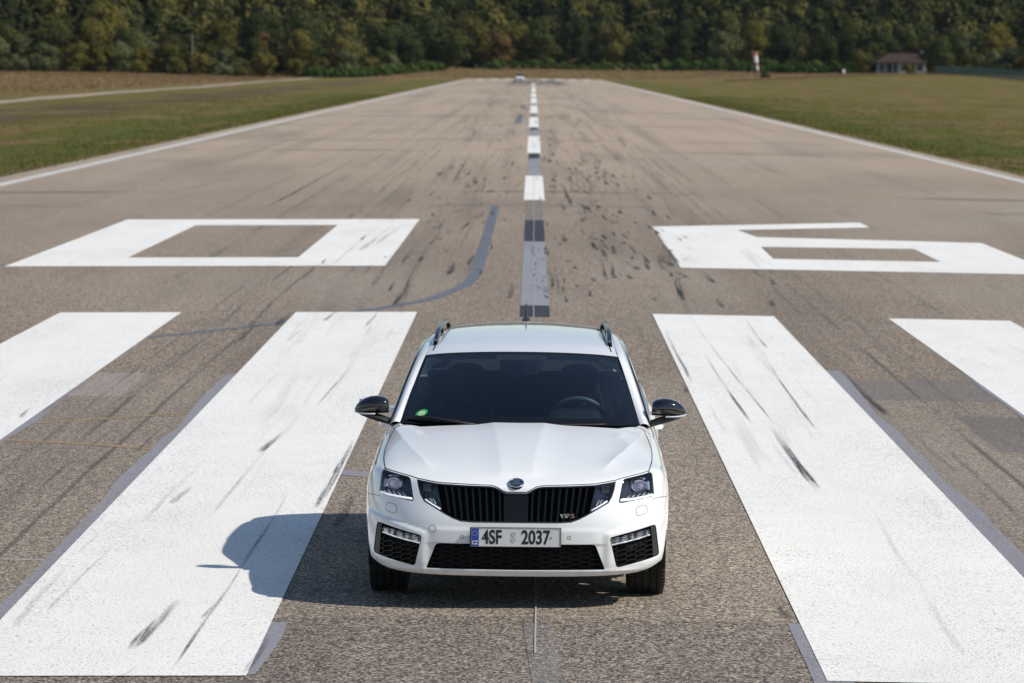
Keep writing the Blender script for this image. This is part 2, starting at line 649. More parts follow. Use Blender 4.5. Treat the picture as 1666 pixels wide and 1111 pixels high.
def sheet(name, poly, m, lift=0.004, holes=(), label=None, wob=0.0):
    pl = densify(poly, 1.0)
    if wob:
        pl = [(x + random.uniform(-wob, wob), y + random.uniform(-wob, wob)) for x, y in pl]
    # a vertex row along the crown line keeps the sheet on the crowned surface
    V, T = cdt_fill(pl, [densify(h, 1.0) for h in holes],
                    [(AXIS_X, y) for y in np.arange(min(p[1] for p in pl), max(p[1] for p in pl), 1.0)] if min(p[0] for p in pl) < AXIS_X < max(p[0] for p in pl) else None)
    z = crown(V[:, 0]) + lift
    o = mesh_obj(name, np.column_stack([V, z]), T, m, runway, smooth=False)
    tag(o, label)
    return o


def rect(x0, x1, y0, y1):
    return [(x0, y0), (x1, y0), (x1, y1), (x0, y1)]


# old cover paint beside the stripes and along the centre line (lowest layer)
def band_beside(px_pts, x_in, n=4):
    """cover paint between a painted bar's edge and the outline seen in the photo"""
    out = [G(*q) for q in px_pts]
    return out + [(x_in, out[-1][1]), (x_in, out[0][1])]


za = lambda pts: [(u / 3.268, 590 + v / 3.268) for u, v in pts]
zb = lambda pts: [(1200 + u / 2.777, 560 + v / 2.777) for u, v in pts]
grey_polys = [
    band_beside(za([(1215, 62), (1160, 100), (1110, 150), (1060, 200), (1010, 260), (970, 310), (940, 350), (850, 410), (800, 465), (740, 520), (640, 605), (590, 670), (540, 735), (470, 810), (380, 900), (330, 955), (265, 1020), (190, 1105), (40, 1250), (-60, 1360)]), -2.85),
    band_beside(za([(500, 62), (455, 100), (380, 155), (300, 225), (200, 310), (100, 370), (0, 425), (-120, 500)]), -4.70),
    band_beside(zb([(465, 122), (520, 180), (590, 270), (640, 330), (740, 405), (790, 470), (850, 520), (920, 610), (1000, 670), (1100, 750), (1150, 810), (1230, 890), (1294, 950), (1420, 1080)]), 2.95),
    band_beside(zb([(1025, 133), (1100, 200), (1200, 268), (1294, 340), (1420, 430)]), 4.75),
    [G(*q) for q in [(1281, 1015), (1300, 1015)]] + [(1.70, G(1300, 1015)[1]), (1.70, G(1328, 1120)[1])] + [G(*q) for q in [(1328, 1120), (1310, 1077), (1297, 1050)]],
    [G(*q) for q in [(443, 1012), (468, 1014), (458, 1039), (437, 1069), (414, 1098)]] + [(-1.60, G(414, 1098)[1]), (-1.60, G(443, 1012)[1])],
    [G(*q) for q in [(552, 763), (600, 769), (600, 777), (545, 772)]],
]
for pl in grey_polys:
    sheet('cover_paint', pl, MAT_GREY, 0.003)
sheet('cover_paint', [G(850, 1014), G(902, 1016), G(912, 1080), G(918, 1125), G(868, 1125)], MAT_FAINT, 0.003, label='worn grey paint on the centre line in front of the car')

# threshold stripes
ST_Y0, ST_Y1 = 19.85, 49.4
for end in (0, 1):
    for s in (-1, 1):
        for i, (a, b) in enumerate(((1.515, 3.08), (4.555, 6.12), (7.62, 9.14), (10.66, 12.18))):
            x0, x1 = sorted((s * a + 0.045, s * b + 0.045))
            y0, y1 = (ST_Y0, ST_Y1) if end == 0 else (812, 842)
            sheet('threshold_stripe', rect(x0, x1, y0, y1), MAT_WHITE, 0.006)

# runway numerals 0 and 5 (6 m by 18 m)
n0, n1 = 60.8, 79.3
x0, x1 = -8.36, -2.32
sheet('runway_numeral', rect(x0, x1, n0, n1), MAT_WHITE, 0.006, [rect(x0 + 1.67, x1 - 1.55, n0 + 2.75, n1 - 2.95)], 'white runway numeral 0')
x0, x1 = 2.37, 8.40
h = n1 - n0
five = [(x0, n0), (x1, n0), (x1, n0 + 0.575 * h), (x0 + 1.55, n0 + 0.575 * h + 0.2), (x0 + 1.55, n1 - 0.14 * h), (x0 + 4.62, n1 - 0.13 * h),
        (x0 + 4.62, n1), (x0, n1)]
five = [G(1108, 436), G(1690, 448), G(1690, 425), G(1608, 396), G(1231, 386), G(1200, 374.5), G(1415, 370.5), G(1399, 362.5), G(1061.5, 369)]
five[1] = (8.42, five[0][1])
five[2] = (8.42, five[3][1])
five[0] = (2.37, five[0][1])
hole5 = [G(1258, 421.5), G(1530, 426.5), G(1487, 405.5), G(1238, 402)]
sheet('runway_numeral', five, MAT_WHITE, 0.006, [hole5], 'white runway numeral 5')

# side stripes
for s in (-1, 1):
    xa, xb = (14.31, 14.74) if s > 0 else (-14.45, -14.02)
    sheet('edge_line', rect(xa, xb, -100, RUN_END - 20), MAT_EDGE, 0.006, wob=0.025)

# centre line: white dashes 30 m apart, the gaps covered in grey and black
CW, GW = 0.245, 0.19


def centre(yb, yt, m, w, lift, label=None, name='centre_dash'):
    """one piece of the centre line between two photo rows"""
    a, b = G(870, yb)[1], G(870, yt)[1]
    sheet(name, rect(AXIS_X - w, AXIS_X + w, a, b), m, lift, label=label)


centre(325.6, 286, MAT_WHITE, CW, 0.006)
centre(249, 221.5, MAT_WHITE, CW, 0.006)
for bot, top in ((207, 191), (184.4, 171.9), (168, 159.7), (157.9, 152.0), (149.8, 144.8)):
    centre(bot, top, MAT_WHITE, 0.25, 0.006)
for y0 in (510, 570, 630):
    sheet('centre_dash', rect(AXIS_X - 0.26, AXIS_X + 0.26, y0, y0 + 30), MAT_WHITE, 0.006)
centre(515.5, 497, MAT_DARK, GW, 0.004, 'black painted end of the covered dash', 'covered_dash')
centre(497, 393, MAT_GREY_L, GW, 0.004, 'pale grey covered dash behind the car roof', 'covered_dash')
centre(393, 358, MAT_DARK, GW, 0.004, 'black painted end of the covered dash', 'covered_dash')
centre(356, 327, MAT_FAINT, GW * 0.9, 0.004, 'faded grey covered dash', 'covered_dash')
for bot, top, m in ((284.5, 258, MAT_GREY_L), (258, 249.6, MAT_DARK), (221, 211, MAT_GREY_L), (211, 207.3, MAT_DARK), (190.5, 187.0, MAT_GREY_L), (187.0, 184.6, MAT_DARK), (171.5, 168.3, MAT_GREY_L), (159.4, 158.2, MAT_GREY_L)):
    centre(bot, top, m, GW, 0.004, None, 'covered_dash')
# old blue-grey curved guide line


def ribbon(pts, w, m, lift, name, label=None, n=10):
    pts = [np.array(p, float) for p in pts]
    out = []
    for i in range(len(pts) - 1):
        p0, p1, p2, p3 = pts[max(i - 1, 0)], pts[i], pts[i + 1], pts[min(i + 2, len(pts) - 1)]
        for t in np.linspace(0, 1, n, endpoint=False):
            out.append(0.5 * ((2 * p1) + (p2 - p0) * t + (2 * p0 - 5 * p1 + 4 * p2 - p3) * t * t + (3 * p1 - p0 - 3 * p2 + p3) * t ** 3))
    out.append(pts[-1])
    L_, R_ = [], []
    for i, p in enumerate(out):
        d = out[min(i + 1, len(out) - 1)] - out[max(i - 1, 0)]
        d = d / (np.linalg.norm(d) + 1e-9)
        nn = np.array([-d[1], d[0]])
        ww = w[min(int(i / len(out) * len(w)), len(w) - 1)] if isinstance(w, (list, tuple)) else w
        L_.append(tuple(p + nn * ww / 2))
        R_.append(tuple(p - nn * ww / 2))
    vs = [(x, y, float(crown(x)) + lift) for x, y in L_ + R_]
    nn = len(L_)
    o = mesh_obj(name, vs, [(i, i + nn, i + nn + 1, i + 1) for i in range(nn - 1)], m, runway, smooth=False)
    tag(o, label)
    return o


ribbon([G(806, 335), G(797, 368), G(783, 415), G(772, 448), G(757, 463), G(738, 472), G(700, 486), G(640, 498), G(580, 507)], 0.19, MAT_BLUE, 0.0035, 'guide_line', 'old blue grey line curving away from the centre line')
ribbon([G(475, 522), G(410, 531), G(330, 540), G(240, 549)], 0.17, MAT_BLUE, 0.0035, 'guide_line', 'old blue grey line between the left stripes')
for a, b, w in (((852, 177), (850, 172), 0.35), ((842, 200), (847, 186), 0.35)):
    ribbon([G(*a), G((a[0] + b[0]) / 2, (a[1] + b[1]) / 2), G(*b)], w, MAT_BLUE, 0.0035, 'guide_line')
k = NT('faded yellow line')
k.set(color=k.mix(k.step(k.noise(k.pos(), 30, 3), 0.35, 0.6), (0.40, 0.255, 0.10), (0.22, 0.175, 0.125)), rough=0.85)
ribbon([G(-10, 715), G(138, 722), G(250, 731)], 0.12, k.m, 0.0022, 'faded_line', 'faint worn yellow line across the left lane')
ribbon([G(55, 689), G(199, 679), G(310, 672)], 0.10, k.m, 0.0022, 'faded_line', 'second faint yellow line across the left lane')
k = NT('pale joint filler')
k.set(color=k.mix(k.step(k.noise(k.pos(), 40, 3), 0.4, 0.6), (0.42, 0.40, 0.37), (0.24, 0.21, 0.18)), rough=0.85)
ribbon([G(-20, 909), G(30, 910.5), G(72, 911)], 0.07, k.m, 0.0022, 'faded_line', 'thin pale line at the left edge of the picture')
# thin sealed crack along the middle
k = NT('sealed crack')
k.set(color=(0.42, 0.40, 0.37), rough=0.8)
crk = []
for i, y in enumerate(np.arange(20.6, 112, 1.2)):
    crk.append((0.035 + 0.006 * math.sin(i * 0.7) + random.uniform(-0.005, 0.005), y))
ribbon(crk, 0.010, k.m, 0.008, 'sealed_crack', n=2)

# rubber marks: tapered streaks, broken up by the stones ------------------------------
k = NT('tyre rubber on the runway')
P = k.pos()
att = k.n('ShaderNodeAttribute', attribute_name='strength')
stn = k.noise(P, 62.0, 2.5, 0.65)
lines = k.noise(k.mapping(P, (26.0, 0.4, 1.0)), 1.0, 3, 0.6)
a_ = k.math('MULTIPLY', att.outputs['Fac'], k.step(k.math('ADD', k.math('MULTIPLY', stn, 0.55), k.math('MULTIPLY', lines, 0.6)), 0.70, 0.45))
k.set(color=(0.034, 0.035, 0.039), rough=0.8, alpha=a_)
MAT_RUBBER = k.m
rub_v, rub_f, rub_s = [], [], []


def skid(x, y, length, width, strength=0.9, drift=0.0, head=0.25):
    """a tapered mark lying lengthwise; strongest near its near end"""
    n = max(6, int(length / 0.35))
    n = min(n, 28)
    b = len(rub_v)
    lift = 0.0085 + random.random() * 0.002
    for i in range(n + 1):
        t = i / n
        env = min(1, t / 0.12) * min(1, (1 - t) / (1 - head + 1e-6)) ** 0.8
        w = width * (0.45 + 0.55 * min(1, t / 0.15)) * (0.6 + 0.4 * (1 - t))
        cx = x + drift * t + 0.01 * math.sin(t * 5 + x)
        cy = y + length * t
        for j, sgn in enumerate((-1, -0.5, 0, 0.5, 1)):
            xx = cx + sgn * w / 2
            rub_v.append((xx, cy, float(crown(xx)) + lift))
            rub_s.append(strength * env * (1.0 if abs(sgn) < 0.9 else 0.12))
    for i in range(n):
        for j in range(4):
            q = b + i * 5 + j
            rub_f.append((q, q + 1, q + 6, q + 5))


def skid_px(a, b, wpx, strength=0.9):
    (xa, ya), (xb, yb) = G(*a), G(*b)
    pxm = (a[1] - 105) * 0.3136
    skid(xa, ya, yb - ya, wpx / pxm, strength, xb - xa)


for a, b, w, s in [((1330, 800), (1250, 690), 17, 1.0), ((1335, 800), (1262, 700), 10, 0.9), ((1222, 692), (1145, 575), 8, 0.7), ((1328, 702), (1235, 570), 7, 0.75), ((1262, 695), (1120, 515), 6, 0.55),
                   ((1125, 625), (1082, 535), 8, 0.7), ((1450, 680), (1362, 600), 14, 0.8), ((1250, 570), (1210, 517), 6, 0.45), ((420, 740), (465, 700), 18, 0.75), ((515, 665), (575, 590), 7, 0.6),
                   ((280, 822), (310, 792), 18, 0.5), ((215, 1060), (290, 975), 30, 0.85), ((330, 1010), (365, 965), 12, 0.45), ((285, 1090), (420, 880), 9, 0.65), ((395, 925), (470, 800), 10, 0.5),
                   ((515, 830), (565, 735), 16, 0.9), ((545, 775), (575, 715), 12, 0.8), ((548, 862), (582, 790), 20, 0.55), ((190, 1111), (220, 1085), 14, 0.4), ((400, 1100), (440, 1030), 16, 0.45),
                   ((1282, 1010), (1264, 975), 20, 0.6), ((383, 560), (432, 518), 12, 0.75), ((450, 532), (475, 508), 16, 0.9), ((405, 535), (430, 515), 9, 0.7), ((640, 500), (668, 455), 11, 0.9), ((527, 524), (555, 500), 9, 0.7), ((597, 533), (615, 505), 9, 0.6),
                   ((1110, 488), (1100, 445), 15, 1.0), ((1112, 490), (1104, 462), 12, 0.9), ((1163, 462), (1143, 440), 13, 0.95), ((1178, 502), (1165, 485), 12, 0.85), ((1262, 465), (1250, 450), 10, 0.8), ((1028, 455), (1018, 445), 14, 0.95), ((1084, 440), (1070, 422), 14, 0.95), ((1056, 440), (1049, 420), 10, 0.9), ((985, 420), (975, 395), 11, 0.9), ((985, 455), (980, 420), 8, 0.7), ((1105, 430), (1080, 395), 9, 0.85),
                   ((1094, 435), (1074, 412), 13, 0.85), ((730, 448), (740, 425), 13, 1.0), ((828, 487), (835, 460), 11, 0.9), ((898, 470), (900, 445), 10, 0.8), ((930, 335), (914, 297), 9, 0.95), ((775, 300), (770, 285), 10, 0.9), ((735, 303), (770, 240), 7, 0.7), ((850, 430), (800, 400), 5, 0.3), ((760, 370), (768, 350), 8, 0.6), ((714, 375), (722, 355), 8, 0.6),
                   ((30, 683), (55, 660), 10, 0.6), ((420, 345), (605, 245), 9, 0.75), ((300, 310), (420, 278), 10, 0.35), ((125, 905), (190, 845), 8, 0.3), ((75, 1000), (190, 880), 10, 0.35), ((60, 800), (195, 690), 9, 0.45), ((140, 765), (190, 735), 7, 0.4), ((215, 745), (300, 665), 8, 0.5), ((1560, 770), (1465, 690), 9, 0.4), ((1640, 775), (1540, 690), 9, 0.4),
                   ((700, 400), (718, 375), 8, 0.6), ((655, 430), (675, 400), 9, 0.6), ((585, 410), (640, 365), 14, 0.35), ((610, 400), (660, 362), 10, 0.4), ((1115, 640), (1118, 628), 12, 0.8)]:
    skid_px(a, b, w, s)
rs = random.Random(11)
for _ in range(470):
    sgn = rs.choice((-1, 1, 1))
    x = AXIS_X + sgn * abs(rs.gauss(1.30 if sgn > 0 else 1.7, 0.85))
    y = rs.uniform(51, 130) if rs.random() < 0.75 else rs.uniform(100, 230)
    L = rs.choice((0.4, 0.6, 1.0, 1.6, 2.8)) * (0.55 + y / 100)
    skid(x, y, L, rs.uniform(0.03, 0.10) * (1 + y / 300), rs.uniform(0.45, 1.25), rs.uniform(-0.05, 0.05), rs.uniform(0.2, 0.6))
for _ in range(90):          # long faint runs, many laid over each other
    sgn = rs.choice((-1, 1))
    x = AXIS_X + sgn * abs(rs.gauss(1.6, 0.9))
    skid(x, rs.uniform(45, 230), rs.uniform(5, 22), rs.uniform(0.05, 0.16), rs.uniform(0.12, 0.38), rs.uniform(-0.25, 0.25), 0.4)
for _ in range(20):          # thin streaks along the painted bars
    x = AXIS_X + rs.choice((-1, 1)) * rs.choice((rs.uniform(1.55, 3.0), rs.uniform(1.55, 3.0), rs.uniform(4.6, 6.0)))
    skid(x, rs.uniform(20, 46), rs.uniform(1.5, 7.0), rs.uniform(0.02, 0.07), rs.uniform(0.08, 0.25), rs.uniform(-0.06, 0.06), 0.5)
for _ in range(70):
    x = AXIS_X + rs.gauss(0, 2.6)
    y = rs.uniform(90, 330)
    skid(x, y, rs.uniform(6, 26), rs.uniform(0.08, 0.22), rs.uniform(0.15, 0.5), rs.uniform(-0.4, 0.4), 0.4)
for _ in range(26):
    x = rs.choice((-1, 1)) * rs.uniform(1.7, 6.0)
    skid(x, rs.uniform(20, 45), rs.uniform(1.0, 5.0), rs.uniform(0.03, 0.07), rs.uniform(0.12, 0.4), rs.uniform(-0.1, 0.1), 0.4)
for i in range(9):           # wheel marks across the covered dash
    y = 54.5 + i * 1.6
    skid(AXIS_X + rs.uniform(-0.12, 0.12), y, 0.9, 0.05, 0.8, rs.uniform(-0.12, 0.12))
o = mesh_obj('rubber_marks', rub_v, rub_f, MAT_RUBBER, runway, smooth=False)
tag(o, 'dark tyre rubber streaks scattered over the runway', kind='stuff')
at = o.data.attributes.new('strength', 'FLOAT', 'POINT')
at.data.foreach_set('value', np.array(rub_s, dtype=np.float32))

# dirt track left of the runway
k = NT('dry dirt track')
P = k.pos()
k.set(color=k.ramp(k.noise(k.mapping(P, (1, 0.3, 1)), 1.2, 5, 0.65), [(0.3, (0.22, 0.17, 0.11)), (0.7, (0.42, 0.34, 0.24))]), rough=0.95)
tx = []
for y in np.linspace(120, 930, 90):
    c = -43.5 - 5.5 * (y - 280) / 600 + 0.5 * math.sin(y / 37)
    w = 1.6 + 0.35 * math.sin(y / 11) + rs.uniform(-0.2, 0.2)
    tx.append((c - w, c + w, y))
vs = []
for a, b, y in tx:
    for t in range(5):
        x = a + (b - a) * t / 4
        vs.append((x, y, float(terrain(x, y)) + 0.02 - 0.03 + 0.012))
n = len(tx)
tr = mesh_obj('dirt_track', vs, [(i * 5 + j, i * 5 + j + 1, i * 5 + j + 6, i * 5 + j + 5) for i in range(n - 1) for j in range(4)], k.m)
tag(tr, kind='structure')
# ================================================================== the white estate car
CAR = empty('estate_car', (-0.07, 23.15, -0.006), -0.011)
tag(CAR, 'white estate car facing the camera on the runway centre line with a long shadow', 'car')

k = NT('white car paint')
o_ = k.obj()
dirt = k.math('MULTIPLY', k.step(k.sep(o_)[2], 0.55, 0.15), k.step(k.noise(o_, 14, 5, 0.7), 0.5, 0.75))
flk = k.step(k.voronoi(o_, 23.0), 0.075, 0.045)
flk2 = k.math('MULTIPLY', flk, k.step(k.noise(o_, 3.0, 3), 0.52, 0.6))
pc = k.mix(k.math('MULTIPLY', dirt, 0.5), (0.81, 0.83, 0.835), (0.45, 0.42, 0.37))
pc = k.mix(k.math('MULTIPLY', flk2, 0.35), pc, (0.20, 0.18, 0.15))
k.set(color=pc, rough=0.42, spec=0.5, coat=1.0, coat_rough=0.035)
M_PAINT = k.m
M_BLACKGLOSS = plain('gloss black plastic', (0.006, 0.006, 0.007), 0.08, coat=1.0)
M_BLACK = plain('matt black plastic', (0.014, 0.014, 0.015), 0.5)
M_GRILLE = plain('satin black grille bars', (0.010, 0.010, 0.011), 0.30, spec=0.3)
M_BAR = plain('black grille blade', (0.005, 0.005, 0.006), 0.16, spec=0.30)
M_RADAR = plain('black radar panel', (0.007, 0.008, 0.010), 0.25, spec=0.25)
M_VOID = plain('unlit black interior', (0.004, 0.004, 0.004), 0.9)
M_GAP = plain('black rubber seal', (0.012, 0.012, 0.013), 0.8)
M_RUBBERTYRE = plain('tyre rubber', (0.013, 0.013, 0.0135), 0.8, var=0.2, scale=30)
M_CHROME = plain('chrome', (0.82, 0.83, 0.85), 0.08, 1.0)
M_SILVER = plain('silver reflector', (0.62, 0.63, 0.66), 0.2, 1.0)
M_ALLOY = plain('dark alloy', (0.10, 0.10, 0.11), 0.3, 0.8)
M_SEAT = plain('dark seat cloth', (0.055, 0.058, 0.064), 0.85, var=0.25, scale=60)
M_DASH = plain('dark dashboard plastic', (0.016, 0.017, 0.019), 0.6)
M_TRIMGREY = plain('pale headliner cloth', (0.20, 0.20, 0.20), 0.9)
M_LED = plain('white light guide', (0.86, 0.87, 0.90), 0.25, coat=1.0, emit=(0.9, 0.95, 1.0), emit_s=0.45)
M_PLATE = plain('white number plate', (0.60, 0.61, 0.62), 0.4, var=0.05, scale=30)
M_PLATEBLUE = plain('blue plate band', (0.010, 0.055, 0.33), 0.4)
M_INK = plain('black plate lettering', (0.01, 0.01, 0.011), 0.5)
M_STITCH = plain('grey stitching', (0.4, 0.4, 0.42), 0.7)


def glass(name, tint, refl=1.0, rough=0.0):
    k = NT(name)
    tr = k.n('ShaderNodeBsdfTransparent')
    tr.inputs[0].default_value = (*tint, 1)
    gl = k.n('ShaderNodeBsdfGlossy')
    gl.inputs['Roughness'].default_value = rough
    gl.inputs[0].default_value = (1, 1, 1, 1)
    fr = k.n('ShaderNodeFresnel')
    fr.inputs[0].default_value = 1.5
    mx = k.n('ShaderNodeMixShader')
    k.put(mx.inputs[0], k.math('MULTIPLY', fr.outputs[0], refl))
    k.t.links.new(tr.outputs[0], mx.inputs[1])
    k.t.links.new(gl.outputs[0], mx.inputs[2])
    k.t.links.new(mx.outputs[0], k.out.inputs[0])
    return k.m


M_GLASS = glass('windscreen glass', (0.56, 0.71, 0.78), 1.5)
M_TINT = glass('tinted side glass', (0.10, 0.12, 0.13))
M_LENS = glass('clear lamp lens', (0.90, 0.92, 0.95), 0.9)


# ---- spline surface --------------------------------------------------------
class Surf:
    def __init__(self, rows, mirror=True, disp=None, fit=2):
        self.P = np.array(rows, float)
        self.mirror = mirror
        self.disp = disp
        C = self.P.copy()
        for _ in range(fit):
            D = self._pad(C)
            k_ = np.array([1, 4, 1]) / 6.0
            E_ = sum(k_[i] * D[i:i + C.shape[0], :] for i in range(3))
            E_ = sum(k_[j] * E_[:, j:j + C.shape[1]] for j in range(3))
            C = C + (self.P - E_)
        self.D = self._pad(C)
        self.I, self.J = self.P.shape[0] - 1, self.P.shape[1] - 1

    def _pad(self, C):
        top, bot = 2 * C[:1] - C[1:2], 2 * C[-1:] - C[-2:-1]
        D = np.concatenate([top, C, bot], 0)
        left = D[:, 1:2] * np.array([-1, 1, 1]) if self.mirror else 2 * D[:, :1] - D[:, 1:2]
        right = 2 * D[:, -1:] - D[:, -2:-1]
        return np.concatenate([left, D, right], 1)

    @staticmethod
    def w(t):
        return np.stack([(1 - t) ** 3, 3 * t ** 3 - 6 * t ** 2 + 4, -3 * t ** 3 + 3 * t ** 2 + 3 * t + 1, t ** 3], -1) / 6.0

    def base(self, u, v):
        u = np.asarray(u, float)
        v = np.asarray(v, float)
        j = np.clip(np.floor(u).astype(int), 0, self.J - 1)
        i = np.clip(np.floor(v).astype(int), 0, self.I - 1)
        wu, wv = self.w(u - j), self.w(v - i)
        out = 0
        for a in range(4):
            for b in range(4):
                out = out + (wv[..., a] * wu[..., b])[..., None] * self.D[i + a, j + b]
        return out

    def _nrm(self, f, u, v, e=0.02):
        du = f(np.minimum(u + e, self.J), v) - f(u - e if self.mirror else np.maximum(u - e, 0), v)
        dv = f(u, np.minimum(v + e, self.I)) - f(u, np.maximum(v - e, 0))
        n = np.cross(du, dv)
        return n / (np.linalg.norm(n, axis=-1, keepdims=True) + 1e-12)

    def at(self, u, v):
        B = self.base(u, v)
        if self.disp is None:
            return B
        return B + self._nrm(self.base, u, v) * self.disp(B)[..., None]

    def nrm(self, u, v):
        return self._nrm(self.at, np.asarray(u, float), np.asarray(v, float), 0.012)

    def invert(self, pts, ax, v0, v1, u0=0.0, u1=None, plain_base=False):
        """(u, v) of points given by two of their coordinates"""
        u1 = self.J if u1 is None else u1
        fn = self.base if plain_base else self.at
        U, V = np.meshgrid(np.linspace(u0, u1, 160), np.linspace(v0, v1, 160))
        Q = fn(U, V)[..., list(ax)].reshape(-1, 2)
        U, V = U.ravel(), V.ravel()
        pts = np.asarray(pts, float)
        idx = [int(np.argmin(((Q - p) ** 2).sum(1))) for p in pts]
        u, v = U[idx].copy(), V[idx].copy()
        e = 1e-3
        for _ in range(8):
            f0 = fn(u, v)[:, list(ax)] - pts
            fu = (fn(u + e, v)[:, list(ax)] - fn(u - e, v)[:, list(ax)]) / (2 * e)
            fv = (fn(u, v + e)[:, list(ax)] - fn(u, v - e)[:, list(ax)]) / (2 * e)
            det = fu[:, 0] * fv[:, 1] - fu[:, 1] * fv[:, 0]
            det = np.where(np.abs(det) < 1e-9, 1e-9, det)
            du = (f0[:, 0] * fv[:, 1] - f0[:, 1] * fv[:, 0]) / det
            dv = (fu[:, 0] * f0[:, 1] - fu[:, 1] * f0[:, 0]) / det
            u = np.clip(u - np.clip(du, -0.2, 0.2), u0, u1)
            v = np.clip(v - np.clip(dv, -0.2, 0.2), v0, v1)
        return np.column_stack([u, v])


